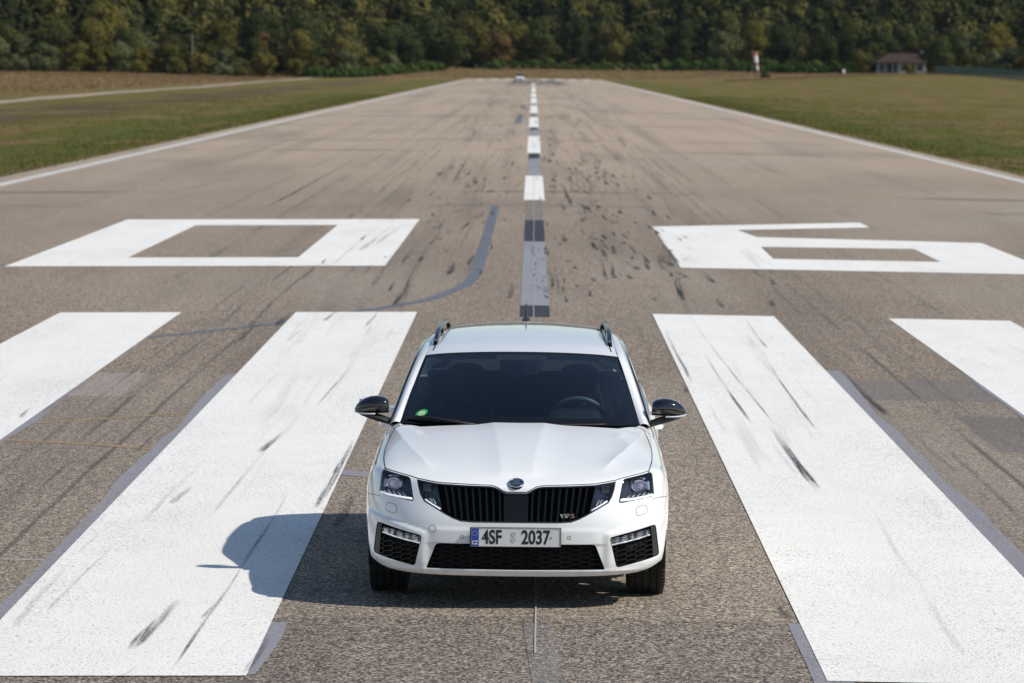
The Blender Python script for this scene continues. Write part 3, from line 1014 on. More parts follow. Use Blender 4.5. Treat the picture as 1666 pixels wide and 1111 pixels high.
F0, F1, F2, F3, F4, F5, F6 = range(7)
BODY_ROWS = [
    # front bumper, horizontal lines from the lip upward
    [(0, -.845, .200), (.15, -.842, .200), (.30, -.835, .201), (.45, -.818, .203), (.58, -.785, .207), (.70, -.715, .216), (.785, -.63, .235), (.838, -.53, .262), (.858, -.44, .262), (.865, -.35, .25)],
    [(0, -.880, .232), (.15, -.877, .232), (.30, -.869, .233), (.45, -.850, .235), (.58, -.815, .240), (.705, -.738, .256), (.792, -.645, .285), (.845, -.54, .306), (.866, -.45, .305), (.872, -.36, .29)],
    [(0, -.893, .395), (.15, -.890, .395), (.30, -.882, .395), (.45, -.864, .395), (.585, -.824, .395), (.71, -.745, .395), (.80, -.648, .395), (.855, -.535, .395), (.880, -.44, .39), (.886, -.365, .37)],
    [(0, -.900, .515), (.15, -.897, .515), (.30, -.888, .515), (.455, -.866, .515), (.59, -.820, .515), (.71, -.742, .515), (.80, -.645, .515), (.86, -.525, .515), (.888, -.41, .50), (.897, -.345, .45)],
    [(0, -.880, .615), (.15, -.877, .615), (.30, -.866, .615), (.455, -.838, .618), (.59, -.789, .622), (.71, -.715, .626), (.80, -.622, .628), (.862, -.50, .622), (.894, -.37, .60), (.903, -.30, .53)],
    [(0, -.860, .700), (.15, -.856, .702), (.30, -.842, .708), (.455, -.806, .716), (.59, -.750, .725), (.71, -.674, .732), (.795, -.58, .735), (.857, -.45, .725), (.894, -.31, .69), (.905, -.22, .62)],
    [(0, -.815, .745), (.15, -.811, .748), (.30, -.796, .755), (.455, -.760, .764), (.585, -.705, .774), (.70, -.632, .785), (.782, -.535, .793), (.846, -.40, .782), (.888, -.25, .73), (.906, -.14, .66)],
    # bonnet and front wings, lines across
    [(0, -.62, .822), (.15, -.617, .822), (.30, -.60, .822), (.45, -.575, .821), (.575, -.54, .822), (.69, -.49, .822), (.775, -.41, .820), (.838, -.29, .80), (.885, -.155, .745), (.906, -.065, .67)],
    [(0, -.32, .897), (.15, -.318, .896), (.30, -.31, .890), (.45, -.30, .881), (.575, -.285, .872), (.69, -.26, .862), (.782, -.22, .846), (.842, -.15, .81), (.886, -.05, .755), (.906, .02, .68)],
    [(0, -.03, .950), (.15, -.03, .948), (.30, -.025, .941), (.45, -.02, .930), (.575, -.01, .918), (.69, 0, .904), (.785, .02, .880), (.842, .06, .838), (.884, .11, .76), (.905, .14, .66)],
    [(0, .25, .986), (.15, .253, .985), (.30, .265, .980), (.45, .28, .970), (.575, .29, .959), (.69, .295, .943), (.79, .30, .908), (.845, .30, .855), (.882, .30, .75), (.902, .31, .48)],
    # doors
    [(0, .50, 1.0), (.15, .50, 1.0), (.30, .50, .995), (.46, .50, .99), (.62, .50, .982), (.752, .50, .966), (.815, .50, .915), (.858, .52, .83), (.884, .56, .66), (.868, .60, .24)],
    [(0, .95, 1.0), (.15, .95, 1.0), (.30, .95, 1.0), (.46, .95, .99), (.62, .95, .985), (.788, .95, .972), (.824, .95, .925), (.856, .95, .83), (.880, .95, .60), (.860, .95, .215)],
    [(0, 1.6, 1.0), (.15, 1.6, 1.0), (.30, 1.6, 1.0), (.46, 1.6, .995), (.62, 1.6, .99), (.788, 1.6, .983), (.824, 1.6, .935), (.857, 1.6, .84), (.880, 1.6, .60), (.860, 1.6, .215)],
    [(0, 2.05, 1.0), (.15, 2.05, 1.0), (.30, 2.05, 1.0), (.46, 2.05, 1.0), (.62, 2.05, 1.0), (.785, 2.05, .996), (.824, 2.05, .945), (.860, 2.05, .85), (.886, 2.05, .63), (.868, 2.05, .22)],
    # rear wings
    [(0, 2.38, 1.0), (.15, 2.38, 1.0), (.30, 2.38, 1.0), (.46, 2.38, 1.0), (.62, 2.38, 1.0), (.780, 2.38, 1.008), (.822, 2.38, .95), (.866, 2.38, .85), (.896, 2.37, .68), (.903, 2.35, .42)],
    [(0, 2.69, 1.0), (.15, 2.69, 1.0), (.30, 2.69, 1.0), (.46, 2.69, 1.0), (.62, 2.69, 1.01), (.772, 2.69, 1.02), (.816, 2.69, .96), (.864, 2.69, .86), (.898, 2.69, .75), (.907, 2.69, .66)],
    [(0, 3.05, 1.0), (.15, 3.05, 1.0), (.30, 3.05, 1.0), (.46, 3.05, 1.0), (.62, 3.05, 1.02), (.765, 3.05, 1.03), (.808, 3.03, .965), (.855, 3.0, .86), (.892, 2.97, .74), (.905, 2.96, .58)],
    [(0, 3.50, 1.0), (.15, 3.50, 1.0), (.30, 3.49, 1.0), (.46, 3.47, 1.0), (.61, 3.42, 1.01), (.725, 3.34, 1.02), (.785, 3.27, .97), (.836, 3.18, .87), (.876, 3.08, .72), (.897, 3.03, .50)],
    # tail
    [(0, 3.60, .90), (.15, 3.60, .90), (.30, 3.59, .90), (.46, 3.565, .90), (.60, 3.52, .90), (.715, 3.44, .90), (.785, 3.35, .87), (.838, 3.24, .79), (.874, 3.13, .65), (.892, 3.05, .40)],
    [(0, 3.66, .76), (.15, 3.66, .76), (.30, 3.65, .76), (.46, 3.63, .76), (.61, 3.58, .76), (.725, 3.49, .75), (.80, 3.39, .72), (.85, 3.27, .65), (.876, 3.15, .54), (.886, 3.06, .34)],
    [(0, 3.74, .62), (.15, 3.74, .62), (.30, 3.73, .62), (.46, 3.71, .62), (.62, 3.65, .61), (.735, 3.55, .60), (.81, 3.43, .57), (.853, 3.30, .51), (.872, 3.17, .42), (.878, 3.07, .29)],
    [(0, 3.755, .45), (.15, 3.755, .45), (.30, 3.745, .45), (.46, 3.72, .45), (.62, 3.66, .44), (.735, 3.55, .43), (.805, 3.43, .41), (.845, 3.30, .37), (.862, 3.17, .31), (.868, 3.07, .25)],
    [(0, 3.69, .24), (.15, 3.69, .24), (.30, 3.68, .24), (.46, 3.65, .24), (.61, 3.59, .24), (.72, 3.49, .24), (.785, 3.39, .24), (.825, 3.28, .23), (.845, 3.17, .22), (.855, 3.07, .21)],
]


def body_disp(B):
    x, y, z = np.abs(B[..., 0]), B[..., 1], B[..., 2]
    d = np.zeros_like(x)
    hood = smooth01((y + .80) / .10) * smooth01((z - .70) / .05) * smooth01((.45 - y) / .1)
    # raised spine of the bonnet, narrowing to the badge
    xl = .080 + (.158 - .080) * np.clip((y + .83) / 1.08, 0, 1)
    t = np.maximum(0, x - xl)
    d += hood * .013 * np.where(x < xl, 1.0 - .10 * (1 - (x / xl) ** 2), np.clip(1 - t / .17, 0, 1) ** 2)
    # sharp line from the windscreen corner to the lamps
    xc = np.interp(y, [-.75, -.5, -.25, 0, .2, .4], [.47, .555, .635, .693, .73, .765])
    s = x - xc
    d += hood * smooth01((y + .72) / .25) * .017 * np.exp(-np.abs(s) / .068)
    # shoulder line along the doors
    side = smooth01((y - .2) / .3) * smooth01((3.2 - y) / .3) * smooth01((x - .7) / .08)
    d += side * .008 * np.exp(-np.abs(z - (.80 + .02 * y)) / .035)
    # ledge above the lamp openings in the bumper
    front = smooth01((-.42 - y) / .08)
    zl = .455 + (x - .545) * .26
    d += front * smooth01((x - .50) / .05) * .013 * smooth01((zl + .022 - z) / .030) * smooth01((z - .20) / .08)
    # crease under the number plate: lip at the lower edge
    d += front * .006 * np.exp(-((z - .238) / .012) ** 2) * smooth01((.80 - x) / .2)
    # number plate ledge
    d += front * .006 * smooth01((.50 - z) / .03) * smooth01((z - .385) / .012) * smooth01((.56 - x) / .12)
    return d


BODY = Surf(BODY_ROWS, True, body_disp)


def chaikin(poly, n=1, q=0.25):
    for _ in range(n):
        out = []
        for i in range(len(poly)):
            a, b = np.array(poly[i]), np.array(poly[(i + 1) % len(poly)])
            L = np.linalg.norm(b - a)
            r = min(q, 0.012 / (L + 1e-9)) if q < 0.2 else q
            out += [tuple(a + (b - a) * r), tuple(b + (a - b) * r)]
        poly = out
    return poly


def rounded(poly, r=0.012):
    """cut each corner at a fixed distance twice"""
    for rr in (r, r * 0.35):
        out = []
        for i in range(len(poly)):
            a, b = np.array(poly[i], float), np.array(poly[(i + 1) % len(poly)], float)
            L = np.linalg.norm(b - a)
            t = min(0.45, rr / (L + 1e-9))
            out += [tuple(a + (b - a) * t), tuple(b + (a - b) * t)]
        poly = out
    return poly


def offset_poly(poly, d):
    """shrink (d > 0) a polygon"""
    P_ = np.array(poly, float)
    ar = 0.5 * np.sum(P_[:, 0] * np.roll(P_[:, 1], -1) - np.roll(P_[:, 0], -1) * P_[:, 1])
    sg = 1 if ar > 0 else -1
    out = []
    for i in range(len(P_)):
        a, b, c = P_[i - 1], P_[i], P_[(i + 1) % len(P_)]
        d1, d2 = (b - a) / (np.linalg.norm(b - a) + 1e-9), (c - b) / (np.linalg.norm(c - b) + 1e-9)
        n1, n2 = np.array([-d1[1], d1[0]]) * sg, np.array([-d2[1], d2[0]]) * sg
        m_ = n1 + n2
        L = m_ @ m_
        m_ = m_ * (2 / L if L > 0.3 else 1.0)
        out.append(tuple(b + m_ * d * (1 if L > .3 else .7)))
    return out


FRONT = dict(ax=(0, 2), v0=0.0, v1=7.6, u0=0.0, u1=7.9)


def front_uv(poly, step=0.009, closed=True):
    pts = densify(poly, step, closed)
    uv = BODY.invert(pts, **FRONT)
    x = np.array([p[0] for p in pts])
    uv[np.abs(x) < 1e-6, 0] = 0.0
    return uv


# outlines in the front view, right half: (x, height)
GRILLE = [(0, .692), (.058, .692), (.075, .698), (.106, .716), (.125, .724), (.155, .729), (.30, .732), (.462, .737), (.585, .754), (.574, .705), (.562, .668), (.540, .632), (.424, .568), (.37, .541), (.322, .524), (.25, .519), (0, .519)]
LAMP = rounded([(.624, .764), (.786, .790), (.800, .784), (.812, .655), (.598, .628)], .010)
FOG = rounded([(.548, .436), (.806, .492), (.822, .488), (.846, .304), (.590, .255)], .010)
INTAKE = [(0, .396), (.440, .396), (.458, .393), (.470, .382), (.520, .254), (.520, .247), (.512, .245), (0, .243)]
HOOD_FRONT = [(0, .697), (.058, .697), (.075, .703), (.106, .721), (.125, .729), (.155, .734), (.30, .738), (.462, .743), (.585, .760), (.624, .770), (.70, .783), (.777, .7955)]
HOOD_SIDE = [(.777, -.56), (.790, -.44), (.803, -.25), (.806, -.08), (.797, .10), (.780, .27), (.762, .36)]

uv_grille = front_uv(GRILLE)
uv_lamp = front_uv(LAMP)
uv_fog = front_uv(FOG)
uv_intake = front_uv(INTAKE)
uv_hf = front_uv(HOOD_FRONT, .009, False)
uv_hs = BODY.invert(densify(HOOD_SIDE, .012, False), (0, 1), 5.8, 11.0, 4.0, 8.0)
uv_hood = np.concatenate([uv_hf, uv_hs[1:], [(4.2, 10.15), (3.0, 10.12), (1.5, 10.08), (0, 10.05)]])


def side_uv(poly, v0, v1, step=0.012, closed=True):
    return BODY.invert(densify(poly, step, closed), (1, 2), v0, v1, 5.2, 9.0)


AXLE_Z, ARCH_R = 0.325, 0.358


def arch(yc, v0, v1):
    a = np.linspace(-0.32, math.pi + 0.32, 70)
    pts = [(yc - ARCH_R * math.cos(t), AXLE_Z + ARCH_R * math.sin(t)) for t in a]
    # locate each point at its nearest (y, z) on the outer flank
    U, V = np.meshgrid(np.linspace(7.0, 9.0, 220), np.linspace(v0, v1, 400))
    Q = BODY.at(U, V)
    Q2 = Q[..., 1:].reshape(-1, 2)
    out = []
    for p in pts:
        i = int(np.argmin(((Q2 - p) ** 2).sum(1)))
        out.append((U.ravel()[i], V.ravel()[i]))
    return np.array(out)


def clean_uv(uv):
    keep = [uv[0]]
    for q in uv[1:]:
        if np.linalg.norm(q - keep[-1]) > 0.012:
            keep.append(q)
    return np.array(keep)


arch_f = clean_uv(arch(0.0, 0.0, 12.0))
arch_r = clean_uv(arch(2.68, 13.5, 23.0))
uv_archf = np.concatenate([arch_f, [(9.0, arch_f[-1][1]), (9.0, arch_f[0][1])]])
uv_archr = np.concatenate([arch_r, [(9.0, arch_r[-1][1]), (9.0, arch_r[0][1])]])
uv_deck = np.array([(0, 10.05), (1.5, 10.08), (3.0, 10.12), (4.2, 10.15), (4.85, 10.62), (4.95, 11.2), (4.98, 12), (4.98, 14), (4.98, 16), (4.98, 17.4), (4.5, 17.9), (3, 18.0), (0, 18.0)])
SEAM = [(.803, .640), (.850, .640), (.894, .628)]
door_f = [(.50, .90), (.49, .70), (.46, .45), (.50, .27), (1.42, .27), (1.42, .96)]
door_r = [(1.43, .96), (1.43, .27), (2.02, .27), (2.15, .40), (2.30, .62), (2.33, .98)]


def uvline(pts_uv, n=10):
    return np.array(densify([tuple(p) for p in pts_uv], 0.12, True))


uv_df = side_uv(door_f, 10.4, 14.4)
uv_dr = side_uv(door_r, 12.2, 16.6)

# the triangulated shell of the right half
us = np.linspace(0, 9, 91)
vs_ = np.concatenate([np.linspace(0, 7, 78)[:-1], np.linspace(7, 11, 73)[:-1], np.linspace(11, 24 - 1, 96)])
Ug, Vg = np.meshgrid(us, vs_)
pts2, edges2 = [], []


def put_loop(uv, closed=True):
    b = len(pts2)
    pts2.extend([Vector((p[0], p[1])) for p in uv])
    n = len(uv)
    for i in range(n if closed else n - 1):
        edges2.append((b + i, b + (i + 1) % n))


loops = dict(grille=uv_grille, lamp=uv_lamp, fog=uv_fog, intake=uv_intake, archf=uv_archf, archr=uv_archr, deck=uvline(uv_deck), hood=np.array(densify([tuple(p) for p in uv_hood], .15)), df=uv_df, dr=uv_dr)
VM = BODY.I
put_loop(np.array(densify([(0, 0), (9, 0), (9, VM), (0, VM)], .2)))
for lp in loops.values():
    put_loop(lp)
for cr in ([(.080 + .078 * (y + .83) / 1.08, y) for y in np.linspace(-.74, .24, 60)],
           [(float(np.interp(y, [-.75, -.5, -.25, 0, .2, .4], [.47, .555, .635, .693, .73, .765])), y) for y in np.linspace(-.60, .24, 50)]):
    put_loop(clean_uv(BODY.invert(cr, (0, 1), 5.8, 10.6, 0.2, 7.0, True)), False)
gpts = np.column_stack([Ug.ravel(), Vg.ravel()])
con = np.concatenate([np.array([tuple(p) for p in pts2])])
# drop grid points that crowd a constraint
keep = np.ones(len(gpts), bool)
for i in range(0, len(gpts), 2000):
    d2 = ((gpts[i:i + 2000, None, :] - con[None]) ** 2 * np.array([1.0, 1.0])).sum(-1).min(1)
    keep[i:i + 2000] = d2 > 0.035 ** 2
gpts = gpts[keep]
pts2.extend([Vector((p[0], p[1])) for p in gpts])
ov, oe, of, *_ = delaunay_2d_cdt(pts2, edges2, [], 0, 1e-6)
UV = np.array([tuple(q) for q in ov])
T = np.array([f for f in of])
Cn = UV[T].mean(1)
region = np.zeros(len(T), int)                     # 0 body, 1 hood, 2 bumper, 3 front door, 4 rear door, -1 hole
dfm, drm = inside(Cn, loops['df']), inside(Cn, loops['dr'])
hm = inside(Cn, loops['hood'])
pc_ = BODY.at(Cn[:, 0], Cn[:, 1])
region[dfm] = 3
region[drm] = 4
bump = (Cn[:, 1] < 6.6) & (pc_[:, 2] < np.interp(pc_[:, 0], [0, .8, .9], [.80, .80, .64])) & (pc_[:, 1] < -.28)
region[bump & ~hm] = 2
region[hm] = 1
for nm in ('grille', 'lamp', 'fog', 'intake', 'archf', 'archr', 'deck'):
    region[inside(Cn, loops[nm])] = -1
UV[:, 0] = np.where(np.abs(UV[:, 0]) < 1e-6, 0, UV[:, 0])
S3 = BODY.at(UV[:, 0], UV[:, 1])
N3 = BODY.nrm(UV[:, 0], UV[:, 1])
if N3[np.argmin(np.abs(UV[:, 0]) + np.abs(UV[:, 1] - 8)), 2] < 0:
    N3 = -N3
tn = np.cross(S3[T[:, 1]] - S3[T[:, 0]], S3[T[:, 2]] - S3[T[:, 0]])
flip = (tn * N3[T].mean(1)).sum(1) < 0
T[flip] = T[flip][:, ::-1]
ctr = UV[:, 0] == 0
S3[ctr, 0] = 0
N3[ctr, 0] = 0


def region_mesh(name, regs, both=True, side=1, m=None, parent=None):
    t = T[np.isin(region, regs)]
    ids = np.unique(t)
    mp = -np.ones(len(S3), int)
    mp[ids] = np.arange(len(ids))
    V_, N_, F_ = S3[ids], N3[ids], mp[t]
    fl = np.array([-1.0, 1, 1])
    if both:
        mm = np.arange(len(ids)) + len(ids)
        onc = ctr[ids]
        mm[onc] = np.arange(len(ids))[onc]
        F_ = np.concatenate([F_, mm[mp[t]][:, ::-1]])
        V_ = np.concatenate([V_, V_ * fl])
        N_ = np.concatenate([N_, N_ * fl])
    elif side < 0:
        V_, N_, F_ = V_ * fl, N_ * fl, F_[:, ::-1]
    N_ = N_ / (np.linalg.norm(N_, axis=1, keepdims=True) + 1e-9)
    return mesh_obj(name, V_, F_, m or M_PAINT, parent or CAR, True, N_)


body = region_mesh('body', [0])
hood = region_mesh('hood', [1])
bumper = region_mesh('front_bumper', [2])
doors = {}
for s in (1, -1):
    doors[s] = (region_mesh('door', [3], False, s), region_mesh('door', [4], False, s))


def both_sides(fn):
    for s in (1, -1):
        fn(s)


def mir(pts, s):
    return [(p[0] * s, p[1], p[2]) for p in pts]


def strip_on(uv, w, lift=0.0012):
    """a narrow ribbon lying on the body: vertices and faces"""
    uv = np.asarray(uv)
    p = BODY.at(uv[:, 0], uv[:, 1])
    n = BODY.nrm(uv[:, 0], uv[:, 1])
    d = np.gradient(p, axis=0)
    d /= np.linalg.norm(d, axis=1, keepdims=True) + 1e-9
    sgn = np.sign((n * np.array([0.6, -0.6, 0.6])).sum(1, keepdims=True) + 1e-9)
    n = n * sgn
    s = np.cross(d, n)
    a, b = p + s * w / 2 + n * lift, p - s * w / 2 + n * lift
    k_ = len(p)
    return np.concatenate([a, b]), [(i, i + 1, i + 1 + k_, i + k_) for i in range(k_ - 1)]


gap = MB()


def add_gap(uv, w, both=True):
    v, f = strip_on(uv, w)
    gap.add(v, f)
    if both:
        gap.add(v * np.array([-1, 1, 1]), [q[::-1] for q in f])


add_gap(np.array(densify([tuple(p) for p in uv_hf], .05, False)), .0055)
add_gap(np.array(densify([tuple(p) for p in uv_hs], .05, False)), .0055)
add_gap(BODY.invert(densify(SEAM, .01, False), (0, 2), 3.0, 6.5, 5.0, 9.0), .0026)
for lp in (uv_df, uv_dr):
    add_gap(np.concatenate([lp, lp[:1]]), .0045)
wash = rounded([(.700, .600), (.762, .612), (.772, .564), (.706, .548)], .010)
wv = front_uv(wash, .006)
add_gap(np.concatenate([wv, wv[:1]]), .0022)
for (cx_, cz_, r_, w_, bt) in ((-.487, .478, .021, .0022, False), (.312, .437, .0095, .0026, True)):
    circ = [(abs(cx_) + r_ * math.cos(t), cz_ + r_ * math.sin(t)) for t in np.linspace(0, 2 * math.pi, 25)]
    v, f = strip_on(BODY.invert(circ, **FRONT), w_)
    if bt or cx_ > 0:
        gap.add(v, f)
    if bt or cx_ < 0:
        gap.add(v * np.array([-1, 1, 1]), [q[::-1] for q in f])
gap.build('panel_gap', M_GAP, CAR)


# ---- inset pieces of the front --------------------------------------------
def lift_front(xz, off=0.0):
    """points on the front at (x, height), moved back by off along y"""
    xz = np.asarray(xz, float)
    uv = BODY.invert(np.column_stack([np.abs(xz[:, 0]), xz[:, 1]]), **FRONT)
    p = BODY.at(uv[:, 0], uv[:, 1])
    return np.column_stack([xz[:, 0], p[:, 1] + off, xz[:, 1]])


def grid_in(poly, step):
    P_ = np.array(poly)
    gx = np.arange(P_[:, 0].min() + step / 2, P_[:, 0].max(), step)
    gz = np.arange(P_[:, 1].min() + step / 2, P_[:, 1].max(), step)
    X, Z = np.meshgrid(gx, gz)
    g = np.column_stack([X.ravel(), Z.ravel()])
    return g[inside(g, poly)]


def patch(poly, off, step=0.03, holes=()):
    V_, T_ = cdt_fill(densify(poly, .012), [densify(h, .012) for h in holes], grid_in(poly, step))
    return lift_front(V_, off), T_[:, ::-1] if False else T_


def wall(poly, off0, off1, shrink=0.0):
    a = densify(poly, .012)
    b = np.array(a) if not shrink else np.array(densify(offset_poly(poly, shrink), .012))
    if len(b) != len(a):
        b = np.array(offset_poly(a, shrink))
    A, B = lift_front(a, off0), lift_front(b, off1)
    n = len(A)
    return np.concatenate([A, B]), [(i, (i + 1) % n, (i + 1) % n + n, i + n) for i in range(n)]


def full(poly):
    """mirror a half outline that touches the centre into a whole one"""
    return poly + [(-x, z) for x, z in poly[::-1] if x > 1e-6]


# grille: frame, dark back, upright bars, middle panel
grille = empty('grille')
grille.parent = CAR
G_ALL = full(GRILLE)
gi = offset_poly(G_ALL, .0085)
q = MB()
V_, T_ = cdt_fill(densify(G_ALL, .01), [densify(gi, .01)])
q.add(lift_front(V_, .002), T_)
q.add(*wall(gi, .002, .07))
q.build('grille_frame', M_BLACKGLOSS, grille, True, 40)
q = MB()
q.add(*patch(gi, .068, .03))
q.build('grille_back', M_VOID, grille)
GR_IN = [(0, .684), (.063, .684), (.10, .703), (.13, .715), (.16, .720), (.30, .723), (.455, .728), (.414, .574), (.36, .547), (.32, .533), (.25, .528), (0, .528)]


def z_span(poly, x):
    zs = []
    n = len(poly)
    for i in range(n):
        (x1, z1), (x2, z2) = poly[i], poly[(i + 1) % n]
        if (x1 - x) * (x2 - x) <= 0 and abs(x1 - x2) > 1e-9:
            zs.append(z1 + (z2 - z1) * (x - x1) / (x2 - x1))
    return (min(zs), max(zs)) if len(zs) >= 2 else None


for s in (-1, 1):
    for i in range(9):
        xc_ = .094 + i * .0385
        lean = 0.012 * (xc_ - .08)
        sp = z_span(GR_IN, xc_)
        if not sp:
            continue
        z0, z1 = sp[0] + .001, sp[1] - .001
        zz = np.linspace(z0, z1, 9)
        ctr_ = lift_front([(xc_, z_) for z_ in zz], 0.0)
        q = MB()
        ringl = []
        for (cx_, cy_, cz_) in ctr_:
            f_ = (cz_ - z0) / (z1 - z0)
            cxx = cx_ + (f_ - .5) * .10 * (cx_) * .6
            ringl.append([(s * (cxx + a), cy_ + b, cz_) for a, b in ((-.0085, .0165), (-.0050, .0125), (.0050, .0125), (.0085, .0165), (.006, .060), (-.006, .060))][::s])
        q.loft(ringl)
        q.build('grille_bar', M_BAR, grille)
q = MB()
cb = [(-.072, .682), (.072, .682), (.070, .529), (-.070, .529)]
q.add(*patch(cb, .009, .02))
q.add(*wall(cb, .009, .05))
q.build('radar_cover', M_RADAR, grille, True, 40)
# small emblem on the bars
me = text_mesh('RS', .038, .002, .0006)
add_mesh('emblem', me, M_CHROME, grille, Matrix.Translation(Vector((.318, -.862, .560))) @ Matrix.Rotation(R(-9), 4, 'Z') @ Matrix.Rotation(R(90), 4, 'X') @ Matrix.Diagonal((1.25, .95, 1, 1)))
for i, c in enumerate(((.62, .63, .65), (.12, .42, .06), (.62, .63, .65))):
    q = MB()
    x_ = .262 + i * .011
    q.loft([[(x_ + dx, -.871 + .002 * i + dy, z_) for dx, dy in ((-.005, 0), (.005, 0), (.005, .004), (-.005, .004))] for z_ in (.572,)] +
           [[(x_ + .010 + dx, -.871 + .002 * i + dy, z_) for dx, dy in ((-.004, 0), (.004, 0), (.004, .004), (-.004, .004))] for z_ in (.549,)])
    q.build('emblem_bar', plain('emblem bar', c, .25, .7), grille)

# lamps ------------------------------------------------------------------------
INLAMP = [(.470, .728), (.578, .746), (.566, .694), (.553, .662), (.536, .636), (.432, .580)]


def lamp_outer(s):
    L = empty('headlight')
    L.parent = CAR
    pl = [(s * x, z) for x, z in LAMP]
    il = offset_poly(pl, .007)
    q = MB()
    V_, T_ = cdt_fill(densify(pl, .01), [densify(il, .01)])
    q.add(lift_front(V_, .003), T_)
    q.build('lamp_seal', M_BLACKGLOSS, L, True, 40)
    q = MB()
    q.add(*wall(il, .003, .085, .006))
    q.add(*patch(offset_poly(il, .006), .085, .03))
    q.build('lamp_housing', plain('lamp housing', (.012, .014, .018), .2, coat=.8), L)
    # projector
    cx_, cz_ = s * .722, .716
    cy_ = lift_front([(cx_, cz_)])[0][1] + .040
    q = MB()
    ring = []
    for r_, dy in ((.044, .0), (.041, -.008), (.033, -.004), (.028, .016)):
        ring.append([(cx_ + r_ * 1.12 * math.cos(a), cy_ + dy, cz_ + r_ * .88 * math.sin(a)) for a in np.linspace(0, 2 * math.pi, 28, endpoint=False)])
    q.loft(ring, False)
    q.build('projector_ring', M_SILVER, L, True, 40)
    bm = bmesh.new()
    bmesh.ops.create_uvsphere(bm, u_segments=24, v_segments=14, radius=.029)
    bmesh.ops.scale(bm, vec=(1.1, .6, .86), verts=bm.verts)
    bmesh.ops.translate(bm, vec=(cx_, cy_ + .012, cz_), verts=bm.verts)
    bm_obj('projector_lens', bm, plain('projector lens', (.50, .48, .66), .05, .9, coat=1.0, emit=(0.8, 0.8, 1.0), emit_s=0.14), L, True)
    q = MB()                                      # facetted reflector plates above and beside
    for dx, dz, w_, h_ in ((-.052, .004, .016, .05), (.052, .004, .016, .05), (0, .046, .07, .012), (-.03, -.042, .02, .012), (.03, -.042, .02, .012)):
        q.box((cx_ + dx, cy_ + .004, cz_ + dz), (w_, .012, h_), Matrix.Rotation(.3 * (1 if dx > 0 else -1), 3, 'Z') @ Matrix.Rotation(-.35, 3, 'X'))
    q.build('reflector', M_SILVER, L, bevel=.003)
    # slanting light blades and the light guide along the foot
    for i in range(5):
        xx = .648 + i * .030
        p = lift_front([(s * xx, .652 + .002 * i), (s * (xx + .022), .676 + .002 * i)], .022)
        MB().bar(p[0], p[1], .0032, .012).build('light_blade', M_SILVER, L)
    p = lift_front([(s * x, z) for x, z in ((.607, .6405), (.655, .644), (.70, .648), (.755, .6545), (.800, .662))], .010)
    q = MB()
    q.tube([tuple(a) for a in p], .0085, 8)
    q.build('light_guide', M_LED, L, True)
    q = MB()
    q.add(*patch(il, .004, .02))
    q.build('lens_cover', M_LENS, L, True)


def lamp_inner(s):
    L = empty('indicator_lamp')
    L.parent = CAR
    pl = [(s * x, z) for x, z in INLAMP]
    q = MB()
    q.add(*wall(pl, .004, .060, .008))
    q.add(*patch(offset_poly(pl, .008), .060, .03))
    q.build('lamp_housing', plain('grey lamp housing', (.10, .11, .125), .25, .5), L)
    for i in range(4):
        xx = .468 + i * .0215
        z_ = .617 + i * .0115
        p = lift_front([(s * xx, z_), (s * (xx + .020), z_ + .030)], .025)
        MB().bar(p[0], p[1], .003, .012).build('light_blade', M_SILVER, L)
    p = lift_front([(s * x, z) for x, z in ((.441, .590), (.475, .608), (.505, .624), (.532, .642))], .010)
    q = MB()
    q.tube([tuple(a) for a in p], .0075, 8)
    q.build('light_guide', M_LED, L, True)
    p = lift_front([(s * .500, .700), (s * .545, .710)], .035)
    q = MB()
    q.box(tuple((p[0] + p[1]) / 2), (.05, .01, .045), Matrix.Rotation(.25, 3, 'X'))
    q.build('reflector', plain('frosted reflector', (.30, .32, .36), .3, .9), L, bevel=.003)
    q = MB()
    V_, T_ = cdt_fill(densify([(s * x, z) for x, z in ((.464, .733), (.584, .752), (.572, .694), (.559, .660), (.540, .633), (.427, .574))], .01), [densify(offset_poly(pl, .003), .01)])
    q.add(lift_front(V_, .0035), T_)
    q.build('lamp_seal', M_BLACKGLOSS, L)
    q = MB()
    q.add(*patch(pl, .003, .02))
    q.build('lens_cover', M_LENS, L, True)


both_sides(lamp_outer)
both_sides(lamp_inner)


def honeycomb(poly, off, w=.072, h=.030, th=.0042, depth=.014, skew=0.0):
    """stretched hexagonal lattice clipped to an outline"""
    q = MB()
    P_ = np.array(poly)
    x0, x1, z0, z1 = P_[:, 0].min(), P_[:, 0].max(), P_[:, 1].min(), P_[:, 1].max()
    segs = []
    px_ = w * .78
    ni = int((x1 - x0) / px_) + 4
    nj = int((z1 - z0) / h) + 4
    for i in range(-2, ni):
        for j in range(-2, nj):
            cx_ = x0 + i * px_
            cz_ = z0 + j * h + (h / 2 if i % 2 else 0)
            a, b, c = (cx_ - w * .5, cz_), (cx_ - w * .28, cz_ + h / 2), (cx_ + w * .28, cz_ + h / 2)
            d = (cx_ + w * .5, cz_)
            segs += [(a, b), (b, c), (c, d)]
    mids, okp = [], []
    for a, b in segs:
        a, b = np.array(a), np.array(b)
        if skew:
            a = a + np.array([0, skew * abs(a[0] - x0)])
            b = b + np.array([0, skew * abs(b[0] - x0)])
        n = 4
        pts = [a + (b - a) * t / n for t in range(n + 1)]
        inn = inside(np.array([(pts[t] + pts[t + 1]) / 2 for t in range(n)]), poly)
        for t in range(n):
            if inn[t]:
                okp.append((pts[t], pts[t + 1]))
    A = lift_front(np.array([p[0] for p in okp]), off)
    B = lift_front(np.array([p[1] for p in okp]), off)
    for a, b in zip(A, B):
        q.bar(a, b, depth, th, up=(0, 0, 1))
    return q


